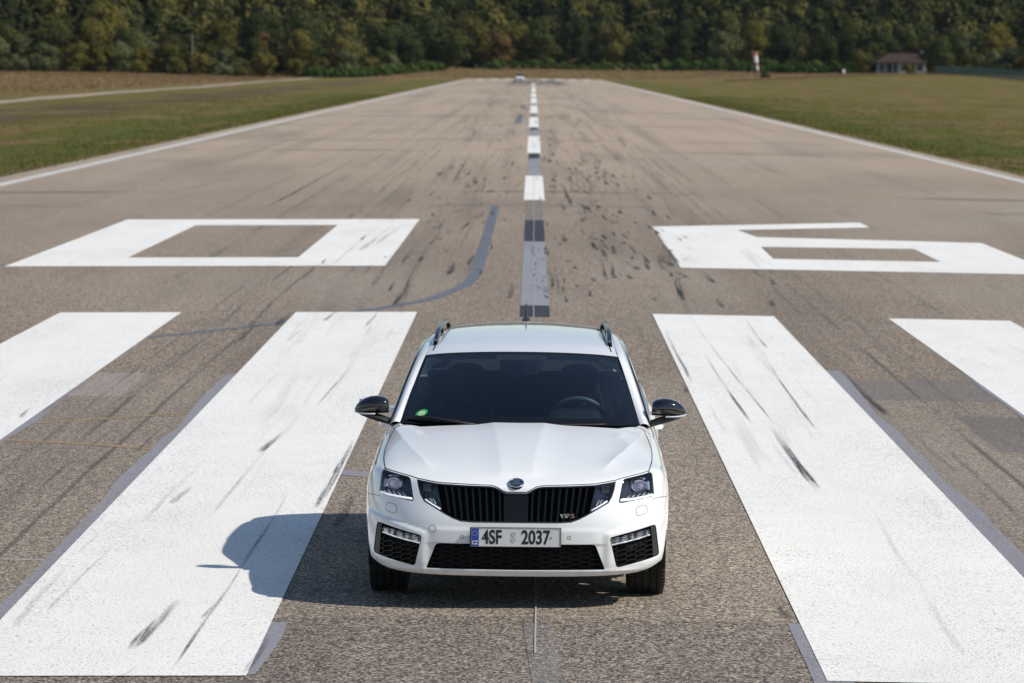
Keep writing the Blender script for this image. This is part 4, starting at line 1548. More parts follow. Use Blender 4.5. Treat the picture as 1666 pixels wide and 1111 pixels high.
# lower intake
I_ALL = full(INTAKE)
intake = empty('air_intake')
intake.parent = CAR
q = MB()
q.add(*wall(I_ALL, .0, .05, .004))
q.build('intake_frame', M_BLACK, intake)
q = MB()
q.add(*patch(offset_poly(I_ALL, .004), .05, .04))
q.build('intake_back', M_VOID, intake)
honeycomb(offset_poly(I_ALL, .003), .020, .074, .0285, .0030).build('mesh_grille', M_GRILLE, intake)


def fog_unit(s):
    U_ = empty('fog_light')
    U_.parent = CAR
    pl = [(s * x, z) for x, z in FOG]
    q = MB()
    q.add(*wall(pl, .0, .055, .004))
    q.add(*patch(offset_poly(pl, .004), .055, .03))
    q.build('fog_housing', M_VOID, U_)
    # broad black surround on the outer side
    q = MB()
    sur = [(s * x, z) for x, z in ((.790, .484), (.818, .485), (.841, .308), (.806, .301), (.800, .41))]
    q.add(*patch(sur, .006, .03))
    q.add(*wall(sur, .006, .05))
    q.build('fog_surround', M_BLACK, U_, True, 40)
    msh = [(s * x, z) for x, z in ((.560, .372), (.797, .414), (.803, .302), (.592, .262))]
    honeycomb(msh, .016, .070, .0285, .0044, .018, .18).build('mesh_grille', M_GRILLE, U_)
    ll = [(s * x, z) for x, z in ((.557, .428), (.775, .468), (.788, .462), (.789, .430), (.562, .384))]
    q = MB()
    q.add(*patch(ll, .040, .03))
    q.add(*wall(ll, .012, .040))
    q.build('lamp_housing', plain('fog lamp reflector', (.40, .41, .43), .25, .8), U_)
    for i in range(5):
        t = .1 + i * .2
        xx, zz = .562 + .222 * t, .408 + .041 * t
        p = lift_front([(s * xx, zz)], .026)[0]
        q = MB()
        q.box(tuple(p), (.030, .016, .030), Matrix.Rotation(.5 * (1 if i % 2 else -1), 3, 'Z') @ Matrix.Rotation(.3, 3, 'X'))
        q.build('reflector', M_SILVER, U_, bevel=.004)
    q = MB()
    p = lift_front([(s * x, z) for x, z in ((.562, .391), (.64, .404), (.72, .419), (.785, .434))], .012)
    q.tube([tuple(a) for a in p], .004, 6)
    q.build('light_guide', M_LED, U_, True)
    q = MB()
    q.add(*patch(ll, .009, .03))
    q.build('lens_cover', M_LENS, U_, True)


both_sides(fog_unit)

# number plate ---------------------------------------------------------------
plate = empty('license_plate')
plate.parent = CAR
PY = -.925
q = MB()
q.box((0, PY + .006, .4395), (.532, .012, .116))
q.build('plate_holder', M_BLACK, plate, bevel=.004)
q = MB()
q.box((0, PY - .002, .4395), (.520, .004, .110))
q.build('plate_board', M_PLATE, plate, bevel=.0015)
q = MB()
q.box((-.237, PY - .0045, .4395), (.046, .002, .104))
q.build('blue_band', M_PLATEBLUE, plate)
q = MB()
for a, b in (((-.258, .493), (.258, .493)), ((-.258, .386), (.258, .386)), ((-.258, .386), (-.258, .493)), ((.258, .386), (.258, .493))):
    q.bar((a[0], PY - .0048, a[1]), (b[0], PY - .0048, b[1]), .0022, .0022)
q.build('plate_rim', plain('grey plate rim', (.22, .22, .23), .5), plate)
UPRIGHT = Matrix.Rotation(R(90), 4, 'X')
for txt, x_, sz_, wx in (('4SF', -.137, .112, .72), ('2037', .117, .112, .745)):
    me = text_mesh(txt, sz_, .0006, .0026)
    add_mesh('lettering', me, M_INK, plate, Matrix.Translation(Vector((x_, PY - .0052, .4375))) @ UPRIGHT @ Matrix.Diagonal((wx, 1, 1, 1)))
me = text_mesh('CZ', .030, .0005, .0006)
add_mesh('country_code', me, plain('white plate lettering', (.75, .75, .75), .5), plate, Matrix.Translation(Vector((-.237, PY - .0062, .407))) @ UPRIGHT @ Matrix.Diagonal((.85, 1, 1, 1)))
q = MB()
for i in range(12):
    a = math.pi * 2 * i / 12
    q.box((-.237 + .014 * math.sin(a), PY - .0058, .462 + .014 * math.cos(a)), (.003, .0008, .003))
q.build('star_ring', plain('yellow stars', (.75, .62, .05), .5), plate)
for dz in (.018, -.014):
    q = MB()
    q.loft([[(-.012 + .0155 * math.cos(a), PY - .0042 - dy, .4395 + dz + .0155 * math.sin(a)) for a in np.linspace(0, 6.283, 24, endpoint=False)] for dy in (0, .0016)])
    q.build('inspection_sticker', plain('pale inspection sticker', (.42, .43, .45), .35), plate)
for x_ in (-.185, .208):
    q = MB()
    q.loft([[(x_ + .005 * math.cos(a), PY - .0042 - dy, .4395 + .005 * math.sin(a)) for a in np.linspace(0, 6.283, 14, endpoint=False)] for dy in (0, .003)])
    q.build('plate_screw', M_SILVER, plate)

# badge on the bonnet's nose ---------------------------------------------------
badge = empty('badge')
badge.parent = CAR
bc = BODY.at(np.array([0.0]), BODY.invert([(0, .741)], **FRONT)[:, 1])[0]
bn = BODY.nrm(np.array([0.0]), BODY.invert([(0, .741)], **FRONT)[:, 1])[0]
bn = Vector(bn if bn[1] < 0 else -bn).normalized()
BN = Vector((0, bn.y, bn.z)).normalized()
bc = Vector(bc) + BN * .004
upv = Vector((0, BN.z, -BN.y))


def on_badge(x, y, d):
    return tuple(bc + Vector((1, 0, 0)) * x + upv * y + BN * d)


def disc(r, d0, d1, r1=None, n=36):
    q = MB()
    q.loft([[on_badge(rr * math.cos(a), rr * math.sin(a), d) for a in np.linspace(0, 2 * math.pi, n, endpoint=False)] for rr, d in ((r, d0), (r1 or r, d1))])
    return q


disc(.046, -.01, .005, .0445).build('badge_body', plain('dark badge field', (.012, .014, .018), .12, coat=1.0), badge, True, 40)
q = MB()
q.tube([on_badge(.0425 * math.cos(a), .0425 * math.sin(a), .0055) for a in np.linspace(0, 2 * math.pi, 40, endpoint=False)], .0042, 8, True)
q.build('badge_ring', M_CHROME, badge, True)
q = MB()
tri = lambda pts, d=.0075: [on_badge(x, y, d) for x, y in pts]
for poly in ([(-.036, -.012), (.020, -.016), (.020, -.008), (-.034, -.004)], [(.020, -.023), (.037, -.012), (.020, -.001)],
             [(-.020, -.003), (-.006, .031), (.001, .031), (-.006, -.003)], [(-.004, -.003), (.004, .031), (.011, .029), (.006, -.003)], [(.008, -.003), (.014, .026), (.021, .021), (.017, -.003)]):
    n = len(poly)
    vs = tri(poly, .005) + tri(poly, .008)
    q.add(vs, [tuple(range(n, 2 * n))] + [(i, (i + 1) % n, (i + 1) % n + n, i + n) for i in range(n)])
q.build('badge_emblem', M_CHROME, badge)
#GREENHOUSE
# ------------------------------------------------------------------ greenhouse
STRIP = [
    [(.742, .50, .973), (.776, .488, .979), (.805, .50, .958)],
    [(.699, .74, 1.103), (.737, .735, 1.100), (.766, .75, 1.065)],
    [(.652, .98, 1.240), (.695, .975, 1.230), (.722, .99, 1.190)],
    [(.612, 1.19, 1.341), (.652, 1.20, 1.332), (.682, 1.22, 1.294)],
    [(.590, 1.55, 1.391), (.632, 1.55, 1.380), (.662, 1.55, 1.340)],
    [(.580, 2.10, 1.408), (.622, 2.10, 1.397), (.652, 2.10, 1.357)],
    [(.565, 2.60, 1.401), (.606, 2.60, 1.390), (.637, 2.60, 1.348)],
    [(.548, 3.00, 1.378), (.592, 2.98, 1.364), (.627, 2.95, 1.320)],
    [(.528, 3.22, 1.354), (.577, 3.15, 1.336), (.622, 3.06, 1.292)],
]
ROOF = [
    [(0, 1.080, 1.374), (.22, 1.092, 1.371), (.42, 1.13, 1.361), (.54, 1.16, 1.350), (.612, 1.19, 1.339)],
    [(0, 1.26, 1.402), (.22, 1.27, 1.399), (.42, 1.30, 1.389), (.53, 1.32, 1.380), (.602, 1.34, 1.364)],
    [(0, 1.55, 1.428), (.22, 1.55, 1.425), (.42, 1.55, 1.414), (.52, 1.55, 1.405), (.590, 1.55, 1.389)],
    [(0, 2.10, 1.445), (.22, 2.10, 1.442), (.42, 2.10, 1.431), (.51, 2.10, 1.422), (.580, 2.10, 1.406)],
    [(0, 2.60, 1.443), (.22, 2.60, 1.440), (.41, 2.60, 1.428), (.50, 2.60, 1.417), (.565, 2.60, 1.399)],
    [(0, 3.03, 1.432), (.22, 3.03, 1.428), (.40, 3.02, 1.413), (.485, 3.01, 1.400), (.548, 3.00, 1.376)],
    [(0, 3.33, 1.412), (.22, 3.32, 1.407), (.39, 3.28, 1.391), (.47, 3.25, 1.375), (.528, 3.22, 1.352)],
]


def sheet_mesh(S, nu, nv, u0=0, u1=None, v0=0, v1=None, off=0.0):
    u1 = S.J if u1 is None else u1
    v1 = S.I if v1 is None else v1
    U, V = np.meshgrid(np.linspace(u0, u1, nu + 1), np.linspace(v0, v1, nv + 1))
    p = S.at(U, V).reshape(-1, 3)
    n = S.nrm(U, V).reshape(-1, 3)
    c = p.mean(0) - np.array([0, 1.9, .6])
    if (n.mean(0) * c).sum() < 0:
        n = -n
    p = p + n * off
    i = np.arange(nu)[None, :] + (nu + 1) * np.arange(nv)[:, None]
    f = np.stack([i, i + 1, i + 2 + nu, i + 1 + nu], -1).reshape(-1, 4)
    q = np.cross(p[f[:, 1]] - p[f[:, 0]], p[f[:, 3]] - p[f[:, 0]])
    if (q.mean(0) * n.mean(0)).sum() < 0:
        f = f[:, ::-1]
    return p, f, n


def sym(p, f, n):
    fl = np.array([-1.0, 1, 1])
    return np.concatenate([p, p * fl]), np.concatenate([f, f[:, ::-1] + len(p)]), np.concatenate([n, n * fl])


S_STRIP = Surf(STRIP, False, fit=2)
S_ROOF = Surf(ROOF, True, fit=2)
roof = mesh_obj('roof', *sym(*sheet_mesh(S_ROOF, 24, 60))[:2], M_PAINT, CAR, True)
p, f, n = sheet_mesh(S_ROOF, 24, 60)
bpy.data.objects.remove(roof)
P2, F2_, N2 = sym(p, f, n)
roof = mesh_obj('roof', P2, F2_, M_PAINT, CAR, True, N2)
for s in (1, -1):
    p, f, n = sheet_mesh(S_STRIP, 10, 90)
    fl = np.array([s, 1.0, 1.0])
    mesh_obj('roof_pillar', p * fl, f if s > 0 else f[:, ::-1], M_PAINT, CAR, True, n * fl)
# windscreen: outer black band and clear glass
wt = []
base_ = [(0, .278, .980), (.24, .292, .979), (.46, .335, .977), (.62, .405, .974), (.742, .50, .971)]
top_ = [(0, 1.080, 1.372), (.22, 1.092, 1.369), (.42, 1.13, 1.359), (.54, 1.16, 1.348), (.612, 1.19, 1.338)]
for t in np.linspace(0, 1, 7):
    row = []
    for j, (a, b) in enumerate(zip(base_, top_)):
        a, b = np.array(a), np.array(b)
        bul = .026 * 4 * t * (1 - t) * (1 - .55 * (j / 4) ** 2)
        row.append(tuple(a + (b - a) * t + np.array([0, -.42, .9]) * bul))
    wt.append(row)
S_WS = Surf(wt, True, fit=2)
Ub, Vb0, Vb1 = 3.74, .52, 5.72
ws = empty('windshield')
ws.parent = CAR
p, f, n = sym(*sheet_mesh(S_WS, 22, 26, 0, Ub, Vb0, Vb1))
mesh_obj('glass_pane', p, f, M_GLASS, ws, True, n)
q = MB()
for (a, b, c, d, nu_, nv_) in ((0, 4, 0, Vb0, 24, 4), (0, 4, Vb1, 6, 24, 3), (Ub, 4, Vb0, Vb1, 3, 26)):
    p, f, n = sym(*sheet_mesh(S_WS, nu_, nv_, a, b, c, d))
    q.add(p, f)
k = NT('black glass edge')
k.set(color=(.006, .007, .008), rough=.04, spec=.5)
M_FRIT = k.m
q.build('black_edge', M_FRIT, ws, True)
# black trough between bonnet and glass
q = MB()
xs_ = np.linspace(-.76, .76, 31)
fr_ = [(x, .245 + .21 * (abs(x) / .76) ** 2.2, .958 - .012 * (abs(x) / .76) ** 2) for x in xs_]
bk_ = [(x, .36 + .22 * (abs(x) / .76) ** 2.2, .985) for x in xs_]
q.add(fr_ + bk_, [(i, i + 1, i + 32, i + 31) for i in range(30)])
q.build('cowl_panel', M_BLACK, CAR)

# side windows ------------------------------------------------------------------
def belt(y):
    return (np.interp(y, [.5, .95, 1.6, 2.05, 2.69, 3.05, 3.3], [.795, .797, .797, .795, .781, .772, .76]), np.interp(y, [.5, .95, 1.6, 2.05, 2.69, 3.05, 3.3], [.960, .969, .980, .992, 1.016, 1.028, 1.04]))


def side_window(s, v0, v1, m, name, nv=14, lean=0.0, parent=None, inset=0.0):
    vv = np.linspace(v0, v1, nv + 1)
    e = S_STRIP.at(np.full_like(vv, 2.0), vv)
    rows = []
    for a in e:
        bx, bz = belt(a[1])
        b = np.array([bx, a[1], bz])
        row = []
        for t in np.linspace(0, 1, 9):
            pnt = a + (b - a) * t + np.array([.012 * 4 * t * (1 - t) - inset, 0, 0])
            row.append((s * pnt[0], pnt[1], pnt[2]))
        rows.append(row)
    q = MB()
    for i in range(nv):
        base = len(q.v)
        q.add(rows[i] + rows[i + 1], [(j, j + 1, j + 10, j + 9) if s > 0 else (j + 9, j + 10, j + 1, j) for j in range(8)])
    return q.build(name, m, parent or CAR, True)


for s in (1, -1):
    side_window(s, .55, 4.05, M_TINT, 'side_window', 24, parent=doors[s][0])
    side_window(s, 4.05, 4.22, M_BLACKGLOSS, 'door_pillar', 3)
    side_window(s, 4.22, 5.45, M_TINT, 'side_window', 16, parent=doors[s][1])
    side_window(s, 5.45, 5.62, M_BLACKGLOSS, 'door_pillar', 3)
    side_window(s, 5.62, 7.25, M_TINT, 'quarter_window', 16)
    q = MB()
    vv = np.linspace(.25, 7.3, 60)
    e = S_STRIP.at(np.full_like(vv, 2.0), vv) + np.array([.004, 0, 0])
    q.tube([(s * a[0], a[1], a[2]) for a in e], .009, 6)
    bl = [(s * (belt(y)[0] + .004), y, belt(y)[1] - .001) for y in np.linspace(.6, 3.05, 30)]
    q.tube(bl, .009, 6)
    q.build('window_trim', M_BLACKGLOSS, CAR, True)
    # front corner triangle that carries the mirror
    q = MB()
    q.loft([[(s * (x + dx), y, z) for x, y, z in ((.806, .50, .956), (.800, .74, .972), (.762, .76, 1.07), (.790, .58, 1.0))] for dx in (-.012, .004)])
    q.build('mirror_base', M_BLACK, CAR)
    # D pillar
    e1 = [(.528, 3.22, 1.354), (.60, 3.34, 1.20), (.69, 3.42, 1.03)]
    e2 = [(.625, 2.97, 1.318), (.70, 3.06, 1.18), (.775, 3.15, 1.02)]
    em = [tuple((np.array(a) + np.array(b)) / 2 + np.array([.025, .02, .01])) for a, b in zip(e1, e2)]
    Sd = Surf([[a, b, c] for a, b, c in zip(e1, em, e2)], False)
    p, f, n = sheet_mesh(Sd, 8, 14)
    fl = np.array([s, 1.0, 1.0])
    mesh_obj('rear_pillar', p * fl, f if s > 0 else f[:, ::-1], M_PAINT, CAR, True, n * fl)
# rear screen
rows = []
for t in np.linspace(0, 1, 5):
    row = []
    for j in range(4):
        a = np.array([(0, 3.33, 1.405), (.22, 3.32, 1.400), (.39, 3.28, 1.385), (.530, 3.22, 1.350)][j])
        b = np.array([(0, 3.60, 1.0), (.28, 3.59, 1.0), (.52, 3.53, 1.0), (.695, 3.42, 1.02)][j])
        row.append(tuple(a + (b - a) * t + np.array([0, .03, .01]) * 4 * t * (1 - t)))
    rows.append(row)
p, f, n = sym(*sheet_mesh(Surf(rows, True), 16, 14))
mesh_obj('rear_window', p, f, M_TINT, CAR, True, n)
# tail lamps and rear plate recess
for s in (1, -1):
    tl = [(.50, .90), (.77, .90), (.81, .80), (.80, .74), (.56, .76)]
    uv = BODY.invert(densify(tl, .02), (0, 2), 18.0, 22.0, 2.0, 9.0)
    pp = BODY.at(uv[:, 0], uv[:, 1])
    nn = BODY.nrm(uv[:, 0], uv[:, 1])
    nn = nn * np.sign(nn[:, 1:2] + 1e-9)
    pp = (pp + nn * .006) * np.array([s, 1, 1])
    c = pp.mean(0)
    vs = [tuple(c + np.array([0, .01, 0]))] + [tuple(a) for a in pp]
    mesh_obj('tail_light', vs, [(0, 1 + i, 1 + (i + 1) % len(pp)) for i in range(len(pp))], plain('red tail lamp', (.25, .008, .008), .1, coat=1.0), CAR, True)

# lining so that the cabin is dark and closed
q = MB()
for S_, nu_, nv_ in ((S_ROOF, 12, 24),):
    p, f, n = sym(*sheet_mesh(S_, nu_, nv_, off=-.022))
    q.add(p, f)
q.build('headliner', M_TRIMGREY, CAR, True)
q = MB()
for s in (1, -1):
    p, f, n = sheet_mesh(S_STRIP, 4, 40, .1, 1.9, .1, 8, off=-.014)
    q.add(p * np.array([s, 1, 1]), f)
    ys_ = np.linspace(.5, 3.3, 16)
    a = [(s * (belt(y)[0] - .028), y, belt(y)[1] - .004) for y in ys_]
    b = [(s * .80, y, .60) for y in ys_]
    c = [(s * .78, y, .28) for y in ys_]
    q.add(a + b + c, [(i, i + 1, i + 17, i + 16) for i in range(15)] + [(i + 16, i + 17, i + 33, i + 32) for i in range(15)])
    q.add([(s * (belt(y)[0] - .026), y, belt(y)[1] - .002) for y in ys_] + [(s * (belt(y)[0] + .006), y, belt(y)[1] - .004) for y in ys_], [(i, i + 1, i + 17, i + 16) for i in range(15)])
q.build('door_trim', M_DASH, CAR)
q = MB()
q.add([(-.78, .42, .28), (.78, .42, .28), (.78, 3.45, .28), (-.78, 3.45, .28)], [(0, 1, 2, 3)])
q.add([(-.8, .42, .28), (.8, .42, .28), (.8, .42, .93), (-.8, .42, .93)], [(0, 1, 2, 3)])
q.add([(-.78, 3.45, .28), (.78, 3.45, .28), (.70, 3.50, .98), (-.70, 3.50, .98)], [(0, 1, 2, 3)])
q.build('cabin_floor', M_VOID, CAR)
q = MB()
q.add([(-.56, -.80, .205), (.56, -.80, .205), (.56, 3.5, .205), (-.56, 3.5, .205)], [(0, 1, 2, 3)])
q.add([(-.78, .42, .21), (.78, .42, .21), (.78, 2.2, .21), (-.78, 2.2, .21)], [(0, 1, 2, 3)])
for y0 in (0.0, 2.68):
    for s in (-1, 1):
        a_ = np.linspace(-.35, math.pi + .35, 26)
        ring = [[(s * x, y0 - .375 * math.cos(t), AXLE_Z + .375 * math.sin(t)) for t in a_] for x in (.885, .55)]
        q.add(ring[0] + ring[1], [(i, i + 1, i + 27, i + 26) for i in range(25)])
        q.add([(s * .55, y0 - .40, .2), (s * .55, y0 + .40, .2), (s * .55, y0 + .40, .72), (s * .55, y0 - .40, .72)], [(0, 1, 2, 3)])
q.add([(-.78, -.66, .215), (.78, -.66, .215), (.78, -.45, .205), (-.78, -.45, .205)], [(0, 1, 2, 3)])
q.build('underbody', M_VOID, CAR)

# dashboard, wheel, seats -----------------------------------------------------------
q = MB()
prof = [(.43, .955), (.60, .975), (.78, .985), (.92, .965), (.98, .90), (.97, .75), (.92, .60), (.6, .5)]
q.loft([[(x, y, z - (.02 if abs(x) > .6 else 0)) for y, z in prof] for x in np.linspace(-.74, .74, 9)])
q.build('dashboard', M_DASH, CAR, True, 50)
q = MB()
prof = [(.80, .98), (.86, 1.025), (.93, 1.03), (.975, .99), (.97, .93)]
q.loft([[(x, y, .97 + (z - .97) * sc) for y, z in prof] for x, sc in ((.16, .2), (.20, .85), (.26, 1), (.42, 1), (.48, .85), (.52, .2))])
q.build('instrument_hood', M_DASH, CAR, True, 50)
stw = empty('steering_wheel')
stw.parent = CAR
c = Vector((.36, 1.03, .925))
ax_n = Vector((0, math.cos(R(25)), math.sin(R(25))))
e1, e2 = Vector((1, 0, 0)), Vector((0, -math.sin(R(25)), math.cos(R(25))))
q = MB()
q.tube([c + e1 * .183 * math.cos(a) + e2 * .183 * math.sin(a) for a in np.linspace(0, 2 * math.pi, 48, endpoint=False)], .016, 10, True)
q.build('wheel_rim', plain('grey leather wheel rim', (.11, .115, .12), .4), stw, True)
q = MB()
for a in (R(10), R(170), R(270)):
    q.bar(c, c + e1 * .18 * math.cos(a) + e2 * .18 * math.sin(a), .045, .02, up=ax_n)
q.loft([[c - ax_n * d + e1 * r * math.cos(a) + e2 * r * .8 * math.sin(a) for a in np.linspace(0, 6.283, 20, endpoint=False)] for r, d in ((.075, .0), (.07, .035), (.05, .045))])
q.build('wheel_hub', M_DASH, stw, True, 40)


def seat(x0, y0, wide=1.0, heads=((0, 0),), name='seat'):
    st = empty(name)
    st.parent = CAR
    prof = [(.48, .24, .07), (.56, .262, .085), (.70, .262, .085), (.84, .255, .080), (.91, .245, .072), (.985, .225, .066), (1.035, .185, .060), (1.07, .145, .056), (1.115, .130, .052), (1.18, .128, .050), (1.225, .112, .045), (1.245, .078, .036), (1.253, .03, .02)]
    q = MB()
    rings = []
    for z, hw, th in prof:
        yy = y0 + (z - .48) * .30
        ring = []
        for a in np.linspace(0, 2 * math.pi, 28, endpoint=False):
            ca, sa = math.cos(a), math.sin(a)
            ring.append((x0 + hw * math.copysign(abs(ca) ** .55, ca), yy + th * math.copysign(abs(sa) ** .7, sa), z))
        rings.append(ring)
    q.loft(rings)
    q.build('backrest', M_SEAT, st, True, 60)
    # paler seam that follows the bolsters and the shoulders
    q = MB()
    for s in (-1, 1):
        q.tube([(x0 + s * hw, y0 + (z - .48) * .30 - .070, z) for z, hw in ((.75, .16), (.89, .172), (.98, .165), (1.06, .135), (1.14, .118))], .007, 6)
    q.tube([(x0 + dx, y0 + (.97 - .48) * .30 - .078, z) for dx, z in ((-.165, .985), (-.09, .95), (0, .935), (.09, .95), (.165, .985))], .006, 6)
    q.build('seam', plain('grey piping', (.22, .225, .24), .6), st, True)
    me = text_mesh('RS', .045, .001, .001)
    add_mesh('lettering', me, M_STITCH, st, Matrix.Translation(Vector((x0 + .02, y0 + (1.02 - .48) * .30 - .070, 1.02))) @ Matrix.Rotation(R(73), 4, 'X'))
    q = MB()
    q.loft([[(x0 + hw * math.copysign(abs(math.cos(a)) ** .5, math.cos(a)), y, z + .06 * math.copysign(abs(math.sin(a)) ** .6, math.sin(a))) for a in np.linspace(0, 6.283, 20, endpoint=False)] for y, hw, z in ((y0 - .50, .22, .52), (y0 - .46, .25, .54), (y0 - .1, .25, .50), (y0 + .02, .22, .50))])
    q.build('seat_cushion', M_SEAT, st, True, 60)


seat(-.365, 1.42)
seat(.365, 1.42)
q = MB()
q.loft([[(x, y, z) for y, z in ((2.28, .50), (2.32, .95), (2.38, 1.02), (2.44, 1.0), (2.42, .5))] for x in np.linspace(-.64, .64, 7)])
for x in (-.42, 0, .42):
    q.box((x, 2.43, 1.075), (.27, .09, .14))
q.box((0, 2.52, .80), (1.30, .03, .68))
q.build('rear_bench', M_SEAT, CAR, bevel=.02)
# mirror inside and the sensor housing behind the glass
q = MB()
tp = S_WS.at(np.array([0.0]), np.array([5.2]))[0]
q.loft([[(x * w_, y, z) for x in (-1, -.75, -.35, .35, .75, 1)] for w_, y, z in ()] or [[(-.14, tp[1] + .06, tp[2] + .0), (-.10, tp[1] - .14, tp[2] - .075), (.10, tp[1] - .14, tp[2] - .075), (.14, tp[1] + .06, tp[2] + .0)], [(-.14, tp[1] + .06, tp[2] - .04), (-.08, tp[1] - .08, tp[2] - .13), (.08, tp[1] - .08, tp[2] - .13), (.14, tp[1] + .06, tp[2] - .04)]])
q.build('sensor_housing', M_BLACK, CAR, bevel=.01)
q = MB()
q.loft([[(-.02 + .115 * math.copysign(abs(math.cos(a)) ** .6, math.cos(a)) * sc, y, 1.265 + .035 * math.copysign(abs(math.sin(a)) ** .7, math.sin(a)) * sc) for a in np.linspace(0, 6.283, 24, endpoint=False)] for y, sc in ((1.09, 1), (1.075, 1), (1.055, .85), (1.045, .5))])
q.build('inside_mirror', M_BLACK, CAR, True, 40)
for s in (-1, 1):                      # folded sun visors
    q = MB()
    q.loft([[(s * x, y, z + dz) for x, y, z in ((.16, 1.13, 1.352), (.50, 1.17, 1.343), (.50, 1.30, 1.362), (.16, 1.27, 1.375))] for dz in (-.012, -.030)])
    q.build('sun_visor', plain('grey visor cloth', (.26, .26, .25), .9), CAR, bevel=.006)
# sticker low in the corner of the windscreen
sp = S_WS.invert([(.607, 1.030)], (0, 2), 0.3, 5.0)
sc_ = S_WS.at(sp[:, 0], sp[:, 1])[0] * np.array([-1, 1, 1])
sn = S_WS.nrm(sp[:, 0], sp[:, 1])[0]
sn = sn if sn[2] > 0 else -sn
sn = Vector((-sn[0], sn[1], sn[2])).normalized()
sc_ = Vector(sc_) + sn * .002
t1 = Vector((1, 0, 0)) - sn * sn.x
t1.normalize()
t2 = sn.cross(t1)
if t2.z < 0:
    t2 = -t2
stk = empty('sticker')
stk.parent = CAR


def sdisc(r0, r1, d, mat_, name, a0=0.0, a1=2 * math.pi, cx=0, cy=0):
    q = MB()
    aa = np.linspace(a0, a1, 30)
    q.add([sc_ + sn * d + t1 * (cx + r * math.cos(a)) + t2 * (cy + r * math.sin(a)) for r in (r0, r1) for a in aa], [(i, i + 1, i + 31, i + 30) for i in range(29)])
    q.build(name, mat_, stk)


M_GREEN = plain('green sticker', (.03, .36, .10), .4)
M_PALE = plain('pale sticker', (.60, .66, .42), .4)
sdisc(.024, .040, .0, M_GREEN, 'sticker_ring')
sdisc(0.0005, .024, .0, M_PALE, 'sticker_centre')
sdisc(.010, .014, .0006, M_GREEN, 'sticker_mark', R(200), R(340))
# wiper lying along the foot of the glass
q = MB()
pts = [S_WS.at(np.array([u]), np.array([v]))[0] * np.array([-1, 1, 1]) + np.array([0, -.006, .010]) for u, v in zip(np.linspace(3.72, 1.6, 14), np.linspace(.30, .12, 14))]
q.tube([tuple(a) for a in pts], .008, 6)
q.tube([tuple(pts[3] + np.array([0, -.01, .012])), tuple(pts[8] + np.array([0, -.012, .014])), (-.22, .26, .975)], .009, 6)
q.build('wiper', M_BLACK, CAR, True)
q = MB()
pts = [S_WS.at(np.array([u]), np.array([v]))[0] + np.array([0, -.004, .004]) for u, v in zip(np.linspace(2.4, .2, 14), np.linspace(.06, .02, 14))]
q.tube([tuple(a) for a in pts], .007, 6)
q.build('wiper', M_BLACK, CAR, True)

# roof rails --------------------------------------------------------------------
for s in (1, -1):
    RL = empty('roof_rail')
    RL.parent = CAR
    q = MB()
    rings = []
    for t in np.linspace(0, 1, 40):
        y = 1.42 + 1.60 * t
        x = np.interp(y, [1.42, 1.9, 2.5, 3.02], [.560, .552, .538, .520])
        vv = S_ROOF.at(np.full(60, 3.65), np.linspace(0, 6, 60))
        zr = float(np.interp(y, vv[:, 1], vv[:, 2]))
        lift = .052 * min(1, math.sin(math.pi * min(t / .32, 1) / 2)) * min(1, math.sin(math.pi * min((1 - t) / .22, 1) / 2)) ** .8
        wd = .017
        rings.append([(s * (x + a * wd), y, zr + lift + b) for a, b in ((-1, -.006), (-.8, .010), (0, .016), (.8, .010), (1, -.006), (.5, -.012), (-.5, -.012))])
    q.loft(rings)
    q.build('rail_bar', M_BAR, RL, True, 50)
    for ya, yb, hh in ((1.42, 1.62, .03), (2.84, 3.02, .04), (2.16, 2.24, .046)):
        q = MB()
        x = np.interp((ya + yb) / 2, [1.42, 1.9, 2.5, 3.02], [.560, .552, .538, .520])
        zz = [float(np.interp(y, vv[:, 1], vv[:, 2])) for y in (ya, yb)]
        q.loft([[(s * (x + a), y, z + b) for a, b in ((-.014, -.01), (.014, -.01), (.010, hh), (-.010, hh))] for y, z in ((ya, zz[0]), (yb, zz[1]))])
        q.build('rail_foot', M_BAR, RL)
    q = MB()
    p_ = S_ROOF.at(np.full(40, 3.42), np.linspace(.6, 5.8, 40))
    q.add(np.concatenate([p_ * np.array([s, 1, 1]) + np.array([-.004, 0, .0015]), p_ * np.array([s, 1, 1]) + np.array([.004, 0, .0015])]), [(i, i + 1, i + 41, i + 40) for i in range(39)])
    q.build('roof_seam', M_GAP, CAR)
q = MB()
q.loft([[(.0 + a * w_, y, z) for a, y, z in ((-1, y0_, 1.440), (-.6, y0_, 1.440 + h_ * .6), (0, y0_, 1.440 + h_), (.6, y0_, 1.440 + h_ * .6), (1, y0_, 1.440))] for y0_, w_, h_ in ((2.98, .012, .006), (3.04, .028, .020), (3.12, .030, .026), (3.2, .024, .018))])
q.tube([(0, 3.12, 1.455), (0, 3.16, 1.50), (0, 3.20, 1.548)], [.009, .006, .004], 8)
q.build('antenna', M_BLACK, CAR, True, 50)

